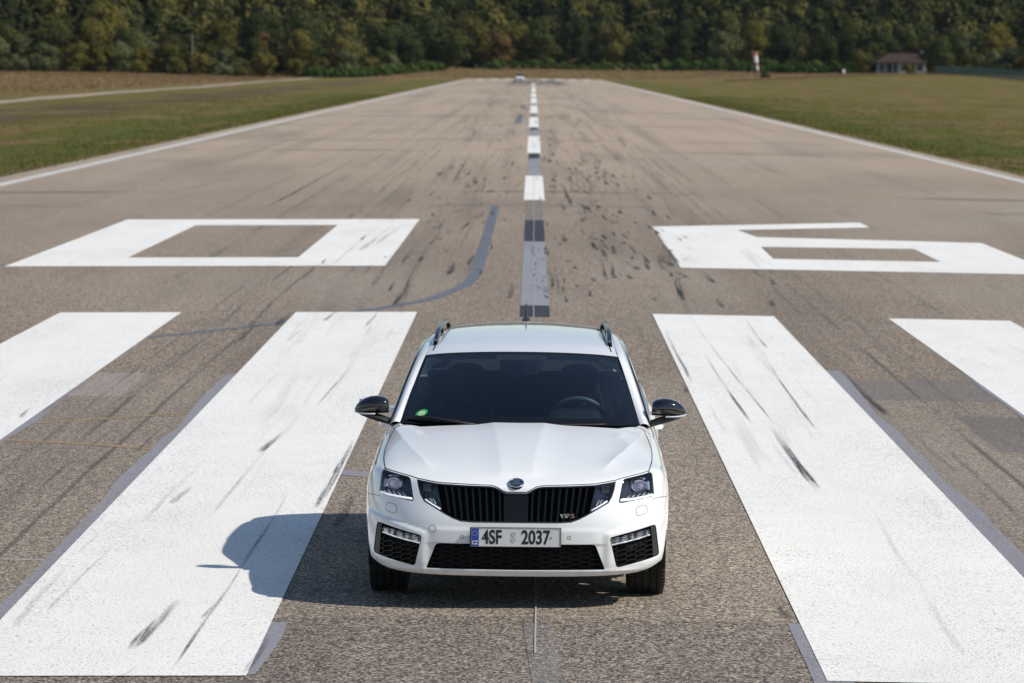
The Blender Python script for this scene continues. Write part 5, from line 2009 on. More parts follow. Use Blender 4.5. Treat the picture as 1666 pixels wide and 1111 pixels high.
# door mirrors and handles ------------------------------------------------------
for s in (1, -1):
    dm = empty('door_mirror')
    dm.parent = CAR
    secs = [(.815, 1.052, .038, .045), (.823, 1.056, .052, .062), (.850, 1.061, .060, .075), (.89, 1.063, .064, .078), (.93, 1.061, .062, .074), (.97, 1.054, .055, .064), (1.0, 1.046, .043, .050), (1.020, 1.038, .028, .034), (1.030, 1.034, .013, .016)]
    q = MB()
    rings = []
    for x, zc, zh, yh in secs:
        ring = []
        for a in np.linspace(0, 2 * math.pi, 24, endpoint=False):
            ca, sa = math.cos(a), math.sin(a)
            yy = .63 + (-yh * abs(ca) ** .75 if ca > 0 else yh * .45 * abs(ca) ** .5) + .10 * (x - .82)
            zz = zc + zh * math.copysign(abs(sa) ** .75, sa) * (1.0 if sa > 0 else .72)
            ring.append((s * x, yy, zz))
        rings.append(ring)
    q.loft(rings)
    q.build('mirror_cover', M_BLACKGLOSS, dm, True, 50)
    q = MB()
    arm = [(.790, .62, .960, .020, .05), (.83, .62, .975, .022, .05), (.88, .62, .990, .024, .055), (.94, .63, 1.003, .020, .052), (.985, .635, 1.013, .013, .04), (1.012, .64, 1.022, .006, .02)]
    q.loft([[(s * x, y + yh * math.cos(a), z + zh * math.sin(a)) for a in np.linspace(0, 2 * math.pi, 14, endpoint=False)] for x, y, z, zh, yh in arm])
    q.build('mirror_foot', M_BLACK, dm, True, 50)
    q = MB()
    pts = [(s * x, .63 + .10 * (x - .82) - yy, z) for x, yy, z in ((.90, .079, 1.018), (.94, .073, 1.016), (.98, .060, 1.017), (1.01, .040, 1.021), (1.028, .015, 1.026))]
    q.tube(pts, .0055, 6)
    q.build('turn_signal', plain('pale lamp strip', (.55, .56, .58), .15, coat=1.0), dm, True)
    q = MB()
    q.box((s * .925, .700, 1.055), (.16, .004, .085))
    q.build('mirror_glass', M_CHROME, dm, bevel=.002)
    for j, y in enumerate((1.28, 2.14)):
        q = MB()
        q.loft([[(s * (.863 + dx), y + yy, .895 + .012 * j + zz) for dx, zz in ((-.01, -.016), (b_, -.015), (b_ + .006, 0), (b_, .015), (-.01, .016))] for yy, b_ in ((-.10, .0), (-.085, .030), (0, .040), (.085, .034), (.10, .0))])
        q.build('handle', M_PAINT, doors[s][j], True, 50)


# wheels ------------------------------------------------------------------------
def make_wheel(s, y0):
    wh = empty('wheel', (s * .775, y0, AXLE_Z))
    wh.parent = CAR
    hw = .1125
    prof = [(-hw + .01, .235), (-hw, .255), (-hw - .004, .285), (-hw + .004, .308), (-hw + .018, .3195)]
    for gx in (-.066, -.024, .024, .066):
        prof += [(gx - .006, .3245), (gx - .005, .3165), (gx + .005, .3165), (gx + .006, .3245)]
    prof += [(hw - .018, .3195), (hw - .004, .308), (hw + .004, .285), (hw, .255), (hw - .01, .235)]
    q = MB()
    na = 72
    q.loft([[(x, r * math.cos(2 * math.pi * i / na), r * math.sin(2 * math.pi * i / na)) for x, r in prof] for i in range(na)], False)
    n = len(prof)
    q.f = [f for f in q.f if not ({f[0] % n, f[1] % n} == {0, n - 1})]
    b = (na - 1) * n
    q.f += [(b + k_, b + k_ + 1, k_ + 1, k_) for k_ in range(n - 1)]
    q.mi = [0] * len(q.f)
    for i in range(na):                  # tread blocks on both shoulders
        a = 2 * math.pi * i / na
        for x in (-.088, .088, -.045, .045):
            q.box((x, .3245 * math.cos(a), .3245 * math.sin(a)), (.036, .017, .004), Matrix.Rotation(a - math.pi / 2, 3, 'X'))
    q.build('tyre', M_RUBBERTYRE, wh, True, 35)
    rim = MB()
    rp = [(hw - .012, .236), (hw - .02, .228), (hw - .05, .222), (-hw + .03, .215), (-hw + .012, .236)]
    rim.loft([[(s * x, r * math.cos(2 * math.pi * i / 48), r * math.sin(2 * math.pi * i / 48)) for x, r in rp] for i in range(48)], False)
    for i in range(5):
        for da in (-.16, .16):
            a = 2 * math.pi * i / 5 + da
            a2 = 2 * math.pi * i / 5 + da * .4
            rim.bar((s * (hw - .035), .05 * math.cos(a2), .05 * math.sin(a2)), (s * (hw - .022), .228 * math.cos(a), .228 * math.sin(a)), .028, .026, up=(1, 0, 0))
    rim.loft([[(s * x, r * math.cos(2 * math.pi * i / 24), r * math.sin(2 * math.pi * i / 24)) for i in range(24)] for x, r in ((hw - .06, .07), (hw - .025, .065), (hw - .018, .045), (hw - .018, .001))])
    rim.build('rim', M_ALLOY, wh, True, 40)
    q = MB()
    q.loft([[(s * x, r * math.cos(2 * math.pi * i / 40), r * math.sin(2 * math.pi * i / 40)) for i in range(40)] for x, r in ((.0, .001), (.0, .165), (.02, .165), (.02, .001))], False)
    q.build('brake_disc', M_SILVER, wh, True, 40)


for s in (1, -1):
    for y0 in (0.0, 2.68):
        make_wheel(s, y0)
# ================================================================== beyond the runway


def quad_mesh(name, V, m, attr=None, parent=None, tri=False):
    """V: (n, 4 or 3, 3) corner points, fast"""
    n, c, _ = V.shape
    me = bpy.data.meshes.new(name)
    me.vertices.add(n * c)
    me.vertices.foreach_set('co', V.reshape(-1).astype(np.float32))
    me.loops.add(n * c)
    me.loops.foreach_set('vertex_index', np.arange(n * c, dtype=np.int32))
    me.polygons.add(n)
    me.polygons.foreach_set('loop_start', np.arange(0, n * c, c, dtype=np.int32))
    me.update(calc_edges=True)
    me.validate()
    if attr is not None:
        a = me.attributes.new('tint', 'FLOAT', 'POINT')
        a.data.foreach_set('value', np.repeat(attr, c).astype(np.float32))
    me.materials.append(m)
    o = bpy.data.objects.new(name, me)
    COL.objects.link(o)
    if parent:
        o.parent = parent
    return o


def leaf_material(name, lo, mid_, hi, per_object=True):
    k = NT(name)
    a = k.n('ShaderNodeAttribute', attribute_name='tint').outputs['Fac']
    t = a
    if per_object:
        oi = k.n('ShaderNodeObjectInfo').outputs['Random']
        t = k.math('ADD', k.math('MULTIPLY', a, 0.5), k.math('MULTIPLY', oi, 0.5))
    c = k.ramp(t, [(0.05, lo), (0.5, mid_), (0.95, hi)])
    k.set(color=c, rough=0.85, spec=0.08)
    tr = k.n('ShaderNodeBsdfTranslucent')
    k.put(tr.inputs[0], c)
    mx = k.n('ShaderNodeMixShader')
    mx.inputs[0].default_value = 0.15
    k.t.links.new(k.b.outputs[0], mx.inputs[1])
    k.t.links.new(tr.outputs[0], mx.inputs[2])
    k.t.links.new(mx.outputs[0], k.out.inputs[0])
    return k.m


L_DARK = leaf_material('dark green leaves', (0.026, 0.035, 0.010), (0.054, 0.065, 0.019), (0.101, 0.107, 0.031))
L_OLIVE = leaf_material('olive leaves', (0.051, 0.051, 0.011), (0.101, 0.092, 0.021), (0.169, 0.139, 0.035))
L_GREY = leaf_material('grey green leaves', (0.059, 0.068, 0.029), (0.104, 0.115, 0.049), (0.169, 0.171, 0.078))
L_FRESH = leaf_material('fresh green leaves', (0.031, 0.057, 0.011), (0.061, 0.100, 0.021), (0.119, 0.163, 0.040))
L_BROWN = leaf_material('browning leaves', (0.067, 0.046, 0.017), (0.132, 0.085, 0.031), (0.203, 0.139, 0.052))
M_BARK = plain('bark', (.075, .062, .050), .9, var=.3, scale=3)


def crown_quads(seed, h, w, n, leaf, kind='broad', trunk=0.22):
    """leaf clumps of a crown: clump centres on limbs, leaves scattered round each"""
    r = np.random.default_rng(seed)
    lumps = []
    z0 = h * trunk
    if kind == 'broad':
        m_ = 11
        for i in range(m_):
            t = (i + r.random()) / m_
            zz = z0 + (h - z0) * (0.10 + 0.86 * t)
            prof = math.sin(math.pi * min(1, .18 + .80 * t)) ** .7
            a = r.random() * 2 * math.pi
            rad = w * .5 * prof * (r.random() ** .45)
            lumps.append((rad * .82 * math.cos(a), rad * .82 * math.sin(a), zz * .92, w * (.20 + .12 * r.random())))
    elif kind == 'cone':
        m_ = 30
        for i in range(m_):
            t = r.random() ** 1.2
            zz = z0 + (h - z0) * t
            rad = w * .5 * (1 - t * .88) * r.random() ** .4
            a = r.random() * 2 * math.pi
            lumps.append((rad * math.cos(a), rad * math.sin(a), zz, w * (.10 + .10 * (1 - t))))
    else:                                        # bush: reaches the ground
        m_ = 26
        for i in range(m_):
            t = r.random()
            zz = h * (.08 + .80 * t)
            rad = w * .5 * math.sqrt(max(.05, 1 - (t * .95) ** 2)) * r.random() ** .5
            a = r.random() * 2 * math.pi
            lumps.append((rad * math.cos(a), rad * math.sin(a), zz, w * (.11 + .10 * r.random())))
    L = np.array(lumps)
    wgt = L[:, 3] ** 2
    idx = r.choice(len(L), n, p=wgt / wgt.sum())
    d = r.normal(size=(n, 3))
    d /= np.linalg.norm(d, axis=1, keepdims=True)
    rr = r.random((n, 1)) ** (1 / 5.0) * L[idx, 3:4] * (1 + .10 * r.normal(size=(n, 1)))
    c = L[idx, :3] + d * rr * np.array([1, 1, .78])
    c[:, 2] = np.clip(c[:, 2], .05, None)
    cd = (c - np.array([0, 0, h * .5])) / np.array([w * .5, w * .5, h * .5])
    cd /= np.linalg.norm(cd, axis=1, keepdims=True) + 1e-6
    nn = d * .75 + cd * .6 + r.normal(size=(n, 3)) * .20
    nn /= np.linalg.norm(nn, axis=1, keepdims=True)
    t1 = np.cross(nn, r.normal(size=(n, 3)))
    t1 /= np.linalg.norm(t1, axis=1, keepdims=True)
    t2 = np.cross(nn, t1)
    s = leaf * (.6 + .8 * r.random((n, 1)))
    a, b = t1 * s, t2 * s * .62
    V = np.stack([c - a, c - b * .9, c + a, c + b], 1)
    tint = np.clip(.5 + .13 * r.normal(size=len(L))[idx] + .05 * r.normal(size=n), 0, 1)
    return V, tint, L


def trunk_mesh(seed, h, w, L, trunk):
    r = random.Random(seed)
    q = MB()
    top = h * .72
    pts = [(r.uniform(-.05, .05) * i, r.uniform(-.05, .05) * i, top * i / 5) for i in range(6)]
    r0 = .022 * h + .04
    q.tube(pts, [r0 * (1 - .15 * i) for i in range(6)], 7)
    for i in range(7):
        lx, ly, lz, lr = L[(i * 3) % len(L)]
        zb = max(h * trunk * .8, min(lz - .3, top * .8))
        mx_ = (lx * .45, ly * .45, (zb + lz) / 2 - .1)
        q.tube([(0, 0, zb), mx_, (lx, ly, lz)], [r0 * .45, r0 * .3, r0 * .12], 5)
    return q


TREES = {}


def tree_kind(key, name, seed, h, w, n, leaf, kind, mat_, trunk):
    root = empty(name, (0, -2000, -500))
    V, tint, L = crown_quads(seed, h, w, n, leaf, kind, trunk)
    quad_mesh('crown', V, mat_, tint, root)
    trunk_mesh(seed, h, w, L, trunk).build('trunk', M_BARK, root, True)
    TREES[key] = [root, False]
    return root


for i in range(3):
    tree_kind(('dark', i), 'tree', 20 + i, 13, 9.0, 2600, .30, 'broad', L_DARK, .10)
    tree_kind(('olive', i), 'tree', 30 + i, 12, 8.5, 2600, .30, 'broad', L_OLIVE, .10)
    tree_kind(('grey', i), 'tree', 40 + i, 10, 8.5, 2400, .28, 'broad', L_GREY, .06)
    tree_kind(('fresh', i), 'shrub', 50 + i, 3.2, 5.0, 1200, .20, 'bush', L_FRESH, .02)
    tree_kind(('willow', i), 'shrub', 60 + i, 6.5, 7.5, 2200, .24, 'bush', L_GREY, .02)
    tree_kind(('oliveshrub', i), 'shrub', 75 + i, 6.0, 7.0, 2000, .24, 'bush', L_OLIVE, .02)
tree_kind(('brown', 0), 'tree', 70, 10, 7.0, 2200, .28, 'broad', L_BROWN, .12)
tree_kind(('brown', 1), 'tree', 71, 11, 8.0, 2200, .28, 'broad', L_BROWN, .12)
tree_kind(('darkshrub', 0), 'shrub', 80, 2.2, 3.0, 900, .16, 'bush', L_DARK, .02)


def plant(key, x, y, sc, rz, label, cat, group, dz=-.15, sz=None):
    root, used = TREES[key]
    if not used:
        r = root
        TREES[key][1] = True
    else:
        r = root.copy()
        COL.objects.link(r)
        for ch in list(root.children):
            c = ch.copy()
            COL.objects.link(c)
            c.parent = r
    r.location = (x, y, float(terrain(x, y)) - .03 + dz)
    r.rotation_euler = (0, 0, rz)
    r.scale = (sc, sc, sz or sc)
    tag(r, label, cat, group)
    return r


EDGE_PX = [-260, -100, 150, 330, 520, 700, 868, 1050, 1150, 1300, 1400, 1520, 1600, 1760, 1900]
EDGE_D = [735, 755, 790, 830, 890, 985, 1015, 1010, 990, 950, 925, 905, 850, 800, 780]


def edge_at(px):
    return float(np.interp(px, EDGE_PX, EDGE_D))


rt = random.Random(5)
LABEL = dict(
    dark=('tall dark green broadleaf tree in the wood behind the runway', 'dark trees of the wood'),
    olive=('olive green broadleaf tree in the wood behind the runway', 'olive trees of the wood'),
    grey=('pale grey green tree in the wood behind the runway', 'grey green trees of the wood'),
    brown=('browning autumn tree among the green wood', 'browning trees of the wood'))
rowi = 0
for depth, step, hs in ((9, 60, 1.06), (20, 64, 1.14)):
    px = -230.0 + rowi * 17
    while px < 1880:
        D = edge_at(px) + depth + rt.uniform(-3, 3)
        if not (1405 < px < 1525 and depth < 14):
            x = terrain_at(px, 100, D)
            u = rt.random()
            left, mid_c = px < 560, 700 < px < 1150
            if left:
                kd = 'olive' if u < .45 else 'dark' if u < .72 else 'grey' if u < .93 else 'brown'
            elif mid_c:
                kd = 'dark' if u < .6 else 'olive' if u < .8 else 'grey' if u < .97 else 'brown'
            else:
                kd = 'dark' if u < .35 else 'olive' if u < .72 else 'grey' if u < .9 else 'brown'
            nvar = 2 if kd == 'brown' else 3
            sc = hs * rt.uniform(.78, 1.15) * (.84 if px > 1250 else .9 if left else 1.0)
            plant((kd, rt.randrange(nvar)), x, D, sc, rt.uniform(0, 6.28), LABEL[kd][0], 'tree', LABEL[kd][1], -.3, sc * rt.uniform(.85, 1.15))
        px += step * rt.uniform(.75, 1.3)
    rowi += 1
# shrubs in front of the trees
px = -240.0
while px < 640:
    D = edge_at(px) + rt.uniform(-4, 3)
    kd = 'willow' if rt.random() < .55 else 'oliveshrub'
    sc = rt.uniform(.8, 1.15) * (1.1 if px < 330 else .9)
    plant((kd, rt.randrange(3)), terrain_at(px, 100, D), D, sc, rt.uniform(0, 6.28),
          'grey green willow bush at the foot of the left wood' if kd == 'willow' else 'olive bush at the foot of the left wood', 'shrub', 'bushes along the left wood' if kd == 'willow' else 'olive bushes along the left wood', -.2)
    px += rt.uniform(30, 52)
px = 508.0
while px < 712:
    D = edge_at(px) - 22 + rt.uniform(-1.5, 1.5)
    plant(('fresh', rt.randrange(3)), terrain_at(px, 100, D), D, rt.uniform(.78, .95), rt.uniform(0, 6.28), 'fresh green reed bush in the low clump left of the runway end', 'shrub', 'fresh green bushes left of the runway end')
    px += rt.uniform(11, 17)
px = 800.0
while px < 1085:
    D = edge_at(px) - 16 + rt.uniform(-3, 3)
    plant(('fresh', rt.randrange(3)), terrain_at(px, 100, D), D, rt.uniform(.55, 1.05), rt.uniform(0, 6.28), 'fresh green bush in the row behind the runway end', 'shrub', 'fresh green bushes behind the runway end')
    px += rt.uniform(13, 24)
px = 1090.0
while px < 1400:
    D = edge_at(px) - 10 + rt.uniform(-3, 3)
    sc = rt.uniform(.75, 1.15)
    plant(('fresh', rt.randrange(3)), terrain_at(px, 100, D), D, sc, rt.uniform(0, 6.28), 'green bush in the hedge between windsock and house', 'shrub', 'green bushes between windsock and house')
    px += rt.uniform(14, 24)
px = 1512.0
while px < 1900:
    D = edge_at(px) - 4 + rt.uniform(-3, 3)
    kd = 'oliveshrub' if rt.random() < .7 else 'willow'
    plant((kd, rt.randrange(3)), terrain_at(px, 100, D), D, rt.uniform(.7, .95), rt.uniform(0, 6.28),
          'olive bush behind the green fence' if kd == 'oliveshrub' else 'grey green bush behind the green fence', 'shrub', 'olive bushes behind the green fence' if kd == 'oliveshrub' else 'grey bushes behind the green fence')
    px += rt.uniform(20, 36)
plant(('darkshrub', 0), terrain_at(546, 113, 870), 870, 1.0, 1.0, 'small round dark bush alone on the dry grass left', 'shrub', None)
plant(('darkshrub', 0), terrain_at(1244, 117, 870), 870, .85, 2.0, 'small dark bush at the foot of the windsock', 'shrub', None)
for px, D, kd, sc in ((1418, 884, 'dark', .62), (1400, 872, 'olive', .5), (1524, 877, 'dark', .74), (1536, 866, 'dark', .6), (1512, 892, 'olive', .8), (1440, 897, 'dark', .8), (1475, 899, 'dark', .88)):  # dark trees right of the house are added to cast shade on it
    plant((kd, 1), terrain_at(px, 100, D), D, sc, px * .7, 'tree crowding close round the brown roofed house', 'tree', 'trees round the house', -.3)
plant(('oliveshrub', 0), terrain_at(1478, 100, 866), 866, .45, 2.0, 'small bush in front of the house porch', 'shrub', None)
for key, (root, used) in list(TREES.items()):
    if not used:
        for ch in list(root.children):
            bpy.data.objects.remove(ch)
        bpy.data.objects.remove(root)

# the wooded hillside behind: one mass
pool = []
for i, (h, w, kd) in enumerate(((12, 10, 'broad'), (11, 11, 'broad'), (13, 9, 'broad'), (13, 7.5, 'cone'), (10, 10, 'broad'), (14, 9, 'broad'))):
    pool.append(crown_quads(200 + i, h, w, 800, .62, kd, .05))
rf = np.random.default_rng(3)
allV, allT = [], []
y_ = 0.0
cnt = 0
for depth in np.arange(38, 330, 9.0):
    px = -420.0 + rf.random() * 20
    while px < 2080:
        D = edge_at(px) + depth + rf.uniform(-3, 3)
        x = float(terrain_at(px, 100, D))
        z = float(terrain(x, D)) - .3
        # only where the crown can rise into view past the rows before it
        V, t, _ = pool[rf.integers(len(pool))]
        a = rf.random() * 6.283
        sc = rf.uniform(.7, 1.2)
        ca, sa = math.cos(a), math.sin(a)
        Vr = V @ np.array([[ca, sa, 0], [-sa, ca, 0], [0, 0, 1]]) * np.array([sc, sc, sc * rf.uniform(.85, 1.2)])
        if depth > 60:
            sub = rf.random(len(Vr)) < .75
            Vr, tt = Vr[sub], t[sub]
        else:
            tt = t
        allV.append(Vr + np.array([x, D, z]))
        allT.append(np.clip(tt * .6 + rf.normal() * .25 + .2, 0, 1))
        cnt += 1
        px += rf.uniform(.7, 1.35) * 8.6 * 6250 / D
hill_leaf = leaf_material('hillside leaves', (0.024, 0.031, 0.010), (0.060, 0.064, 0.019), (0.129, 0.114, 0.033), False)
hillwood = quad_mesh('hillside_forest', np.concatenate(allV), hill_leaf, np.concatenate(allT))
tag(hillwood, 'dense mixed forest covering the hillside behind the airfield', 'forest', None, 'stuff')
print('hill trees', cnt)


# dry weeds and grass tufts ---------------------------------------------------------
def tufts(name, pts, h, blades, m, label, seed, spread=.25, wid=.05):
    r = np.random.default_rng(seed)
    pts = np.repeat(np.asarray(pts), blades, 0)
    n = len(pts)
    hh = h * (.5 + .9 * r.random(n))
    a = r.random(n) * 6.283
    base = pts + np.column_stack([r.normal(size=n) * spread, r.normal(size=n) * spread])
    z = terrain(base[:, 0], base[:, 1]) - .05
    dx, dy = np.cos(a) * wid, np.sin(a) * wid
    lean = r.normal(size=(n, 2)) * hh[:, None] * .35
    V = np.stack([np.column_stack([base[:, 0] - dx, base[:, 1] - dy, z]), np.column_stack([base[:, 0] + dx, base[:, 1] + dy, z]), np.column_stack([base[:, 0] + lean[:, 0], base[:, 1] + lean[:, 1], z + hh])], 1)
    o = quad_mesh(name, V, m, np.clip(r.normal(size=n) * .2 + .5, 0, 1))
    tag(o, label, 'grass', None, 'stuff')
    return o


G_DRY = leaf_material('dry grass blades', (.11, .072, .036), (.215, .140, .070), (.34, .24, .13), False)
G_GRN = leaf_material('short grass blades', (.050, .062, .012), (.105, .110, .024), (.20, .165, .055), False)
rg = np.random.default_rng(9)
pl = []
for _ in range(9000):
    y = rg.uniform(100, 420)
    s = rg.choice((-1, 1))
    pl.append((AXIS_X + s * (HALF_W + .05 + abs(rg.normal()) * 2.2 + (rg.random() < .5) * rg.random() * 14), y))
tufts('grass_tufts', pl, .13, 5, G_GRN, 'short green and straw grass along both runway edges', 1, .22, .018)
pl = []
for _ in range(7000):
    y = 795 - 440 * rg.random() ** 2.2
    pl.append((-53 - 62 * rg.random() ** 1.1, y))
for _ in range(5000):
    px, D = rg.uniform(430, 1350), 905 + 85 * rg.random()
    pl.append((terrain_at(px, 110, D), D))
for _ in range(2500):
    px, D = rg.uniform(1180, 1900), rg.uniform(780, 860)
    pl.append((terrain_at(px, 110, D), D))
tufts('dry_weeds', pl, .30, 4, G_DRY, 'tall dry straw coloured weeds along the wood edge', 2, .5, .07)

# house ------------------------------------------------------------------------
HD = 880.0
hx = terrain_at(1469, 110, HD)
hz = float(terrain(hx, HD)) - .05
house = empty('house', (hx, HD, hz), R(-8))
tag(house, 'small white house with brown tiled roof and porch beside the green fence', 'house')
M_WALL = plain('weathered white render', (.36, .36, .35), .85, var=.15, scale=.8)
M_SHADE = plain('dark glass and shadowed room', (.03, .033, .036), .2)
M_WOOD = plain('brown door wood', (.10, .06, .035), .6)
k = NT('brown roof tiles')
ob_ = k.obj()
til = k.math('SINE', k.math('MULTIPLY', k.sep(ob_)[0], 26.0))
k.set(color=k.mix(k.noise(ob_, 1.2, 5, .7), (.030, .015, .011), (.066, .031, .022)), rough=.85)
k.bump(til, .5, .06)
M_TILE = k.m
q = MB()
q.box((2.2, 0, 1.35), (6.2, 6.0, 2.7))
q.box((-3.3, 1.6, 1.35), (4.8, 2.8, 2.7))
q.build('wall', M_WALL, house)
for x_ in (-5.6, -3.9, -2.2, -1.0):
    q = MB()
    q.box((x_, -2.75, 1.35), (.32, .32, 2.7))
    q.build('porch_post', M_WALL, house)
q = MB()
q.box((-3.4, -1.2, .10), (4.9, 3.6, .2))
q.build('porch_floor', plain('porch concrete', (.3, .29, .27), .9), house)
rf_ = empty('roof')
rf_.parent = house
q = MB()
a = [(-6.2, -3.5, 2.7), (5.9, -3.5, 2.7), (5.9, 3.5, 2.7), (-6.2, 3.5, 2.7)]
b = [(-3.2, 0, 4.75), (4.6, 0, 4.75)]
th = [(x, y, z - .18) for x, y, z in a]
q.add(a + b + th, [(0, 1, 5, 4), (1, 2, 5), (2, 3, 4, 5), (3, 0, 4), (0, 6, 7, 1), (1, 7, 8, 2), (2, 8, 9, 3), (3, 9, 6, 0), (9, 8, 7, 6)])
q.build('roof_slope', M_TILE, rf_)
q = MB()
q.box((4.3, .2, 4.85), (.8, .7, .9))
q.box((4.3, .2, 5.33), (.95, .85, .12))
q.build('chimney', M_WALL, rf_)
for x_, w_ in ((.4, 1.0), (2.2, 1.1), (4.0, 1.1)):
    fr_ = empty('window')
    fr_.parent = house
    q = MB()
    for dx, dz, sx_, sz_ in ((-w_ / 2, 0, .09, 1.3), (w_ / 2, 0, .09, 1.3), (0, .65, w_, .09), (0, -.65, w_ + .2, .12), (0, 0, .06, 1.3)):
        q.box((x_ + dx, -3.02, 1.55 + dz), (sx_, .12, sz_))
    q.build('window_frame', M_WOOD, fr_)
    q = MB()
    q.box((x_, -3.0, 1.55), (w_, .06, 1.3))
    q.build('pane', M_SHADE, fr_)
q = MB()
q.box((-2.7, .18, 1.1), (1.0, .08, 2.2))
q.build('door', M_WOOD, house)
q = MB()
q.box((-4.4, .18, 1.5), (1.2, .07, 1.2))
q.build('window', M_SHADE, house)

# windsock ------------------------------------------------------------------------
WD = 890.0
wx = terrain_at(1224, 110, WD)
wz = float(terrain(wx, WD)) - .05
wsk = empty('windsock', (wx, WD, wz))
tag(wsk, 'limp red and white striped windsock hanging on its pole', 'windsock')
q = MB()
q.tube([(0, 0, 0), (0, 0, 3.2), (0, 0, 6.1)], [.07, .055, .04], 8)
q.build('pole', plain('grey pole paint', (.30, .30, .29), .6), wsk)
q = MB()
q.tube([(.72 * math.cos(a) + .55, .72 * math.sin(a), 6.0 + .12 * math.sin(a)) for a in np.linspace(0, 6.283, 20, endpoint=False)], .03, 6, True)
q.bar((0, 0, 6.0), (.55, 0, 6.0), .05)
q.build('swivel_frame', plain('steel frame', (.3, .3, .3), .5, .6), wsk)
M_RED = plain('faded red sock cloth', (.52, .17, .14), .8)
M_WHT = plain('white sock cloth', (.72, .70, .69), .8)
secs = []
for i in range(26):
    t = i / 25
    secs.append((.55 + .75 * t ** 1.2, 6.0 - 4.6 * t, .62 - .40 * t + .04 * math.sin(t * 17)))
for b_, (i0, i1) in enumerate(((0, 4), (4, 13), (13, 17), (17, 22), (22, 25))):
    q = MB()
    q.loft([[(cx_ + r_ * (1 + .10 * math.sin(3 * a + z * 1.7)) * math.cos(a), r_ * .8 * math.sin(a), z + .05 * math.cos(2 * a)) for a in np.linspace(0, 6.283, 18, endpoint=False)] for cx_, z, r_ in secs[i0:i1 + 1]], False)
    q.build('sock_band', M_RED if b_ % 2 == 0 else M_WHT, wsk, True)

# green fence -------------------------------------------------------------------
fence = empty('fence', (0, 0, 0))
tag(fence, 'green wire mesh fence on the right below the bushes', 'fence')
M_FENCE = plain('green fence coating', (.030, .060, .050), .8)
fa, fb = np.array([terrain_at(1522, 110, 842), 842.0]), np.array([terrain_at(1760, 110, 590), 590.0])
n = 46
q = MB()
for i in range(n + 1):
    p = fa + (fb - fa) * i / n
    z = float(terrain(*p)) - .05
    MB().tube([(p[0], p[1], z), (p[0], p[1], z + 2.0)], .05, 6).build('fence_post', M_FENCE, fence)
for i in range(n * 8):
    p = fa + (fb - fa) * i / (n * 8)
    z = float(terrain(*p)) - .05
    q.box((p[0], p[1], z + 1.0), (.04, .11, 1.75))
for zz in (.3, .8, 1.3, 1.85):
    for i in range(n):
        p, p2 = fa + (fb - fa) * i / n, fa + (fb - fa) * (i + 1) / n
        q.bar((p[0], p[1], float(terrain(*p)) + zz), (p2[0], p2[1], float(terrain(*p2)) + zz), .05)
q.build('fence_mesh', M_FENCE, fence)

# utility pole in the left wood, white marker by the house ---------------------------------
PD = edge_at(313) + 4.5
ux = terrain_at(313, 100, PD)
up_ = empty('utility_pole', (ux, PD, float(terrain(ux, PD)) - .1))
tag(up_, 'pale utility pole standing up from the bushes on the left', 'pole')
q = MB()
q.tube([(0, 0, 0), (0, 0, 8.6)], [.16, .11], 8)
q.build('pole_shaft', plain('weathered pole', (.22, .215, .20), .8), up_)
q = MB()
q.tube([(0, 0, 8.6), (0, 0, 8.72)], [.14, .05], 8)
q.build('pole_cap', plain('weathered pole cap', (.2, .2, .19), .7), up_)
mx_ = terrain_at(1373, 110, 868)
mk = empty('marker_board', (mx_, 868, float(terrain(mx_, 868)) - .05))
tag(mk, 'small white marker board standing in the grass left of the house', 'marker')
q = MB()
q.box((0, 0, .75), (.62, .08, .85))
q.build('board', M_WHT, mk, bevel=.02)
for x_ in (-.2, .2):
    q = MB()
    q.box((x_, .06, .3), (.06, .05, .6))
    q.build('leg', M_SHADE, mk)

# the distant car on the runway ------------------------------------------------------
FD = 738.0
fx = terrain_at(846, 128, FD)
far = empty('distant_car', (fx, FD, float(crown(fx))))
tag(far, 'tiny white car far away at the other end of the runway', 'car')
q = MB()


def far_ring(y, w, z0, z1, w1):
    return [(-w, y, z0), (w, y, z0), (w, y, (z0 + z1) / 2), (w1, y, z1), (-w1, y, z1), (-w, y, (z0 + z1) / 2)]


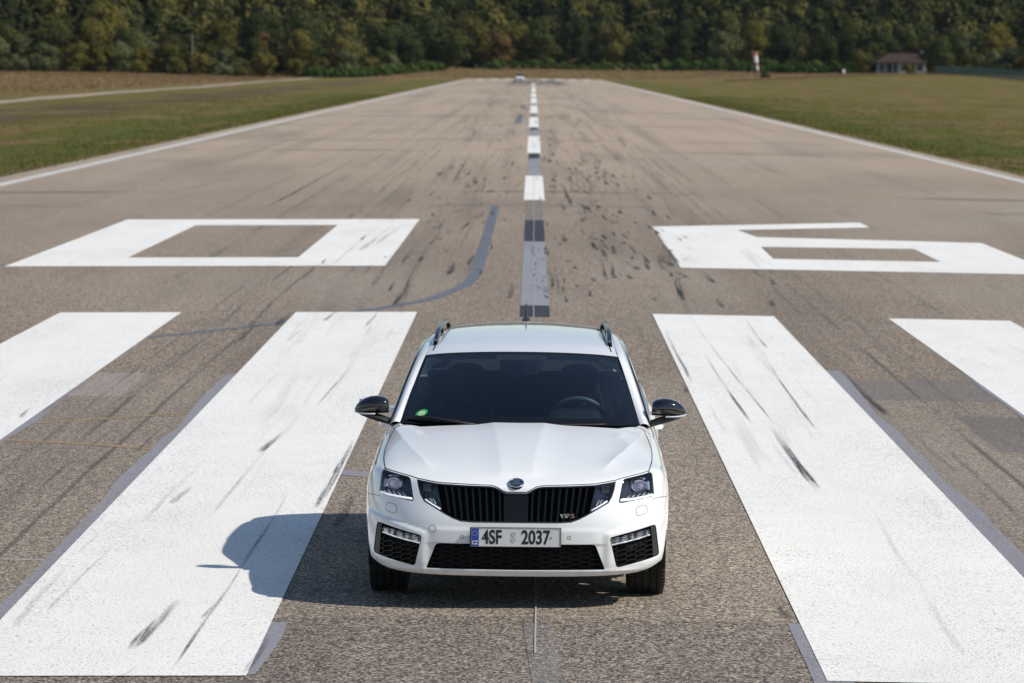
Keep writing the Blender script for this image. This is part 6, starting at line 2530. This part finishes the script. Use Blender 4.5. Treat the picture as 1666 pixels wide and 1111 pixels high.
q.loft([far_ring(-1.95, .70, .28, .62, .62), far_ring(-1.85, .82, .22, .76, .70), far_ring(-.95, .86, .2, .95, .76), far_ring(1.75, .86, .2, .98, .78), far_ring(1.95, .80, .25, .92, .72)])
q.build('body', M_PAINT, far, bevel=.04)
q = MB()
q.loft([[(-w, y, z), (w, y, z), (w * .98, y + .02, z + .01), (-w * .98, y + .02, z + .01)] for y, w, z in ((.0, .60, 1.47), (.3, .62, 1.50), (1.2, .61, 1.49), (1.5, .58, 1.45))])
q.build('roof', M_PAINT, far, bevel=.02)
for nm, pts in (('windshield', [(-.74, -.92, .95), (.74, -.92, .95), (.60, .0, 1.47), (-.60, .0, 1.47)]), ('rear_window', [(.74, 1.82, .98), (-.74, 1.82, .98), (-.58, 1.5, 1.46), (.58, 1.5, 1.46)]),
                ('side_window', [(.75, -.92, .95), (.76, 1.80, .98), (.60, 1.5, 1.46), (.61, .0, 1.47)]), ('side_window', [(-.76, 1.80, .98), (-.75, -.92, .95), (-.61, .0, 1.47), (-.60, 1.5, 1.46)])):
    mesh_obj(nm, pts, [(0, 1, 2, 3)], M_FRIT, far)
for s in (-1, 1):
    for y in (-1.25, 1.25):
        q = MB()
        q.loft([[(s * x, y + .31 * math.cos(a), .31 + .31 * math.sin(a)) for a in np.linspace(0, 6.283, 20, endpoint=False)] for x in (.66, .87)])
        q.build('wheel', M_RUBBERTYRE, far)
    q = MB()
    q.box((s * .60, -1.93, .62), (.24, .08, .13))
    q.build('headlight', M_SILVER, far, bevel=.02)
    q = MB()
    q.box((s * .93, -.62, 1.0), (.18, .1, .12))
    q.build('door_mirror', M_BLACK, far, bevel=.02)
q = MB()
q.box((0, -1.97, .52), (.9, .04, .14))
q.build('grille', M_BLACK, far)

# air between the camera and the wood -------------------------------------------------
k = NT('hazy air')
vol = k.n('ShaderNodeVolumePrincipled')
vol.inputs['Color'].default_value = (.50, .74, 1.0, 1)
vol.inputs['Density'].default_value = 0.000018
vol.inputs['Anisotropy'].default_value = 0.2
k.t.links.new(vol.outputs[0], k.out.inputs['Volume'])
for l in list(k.out.inputs['Surface'].links):
    k.t.links.remove(l)
q = MB()
q.box((0, 1675, 47), (1920, 4050, 98))
haze = q.build('haze', k.m)
tag(haze, kind='stuff')
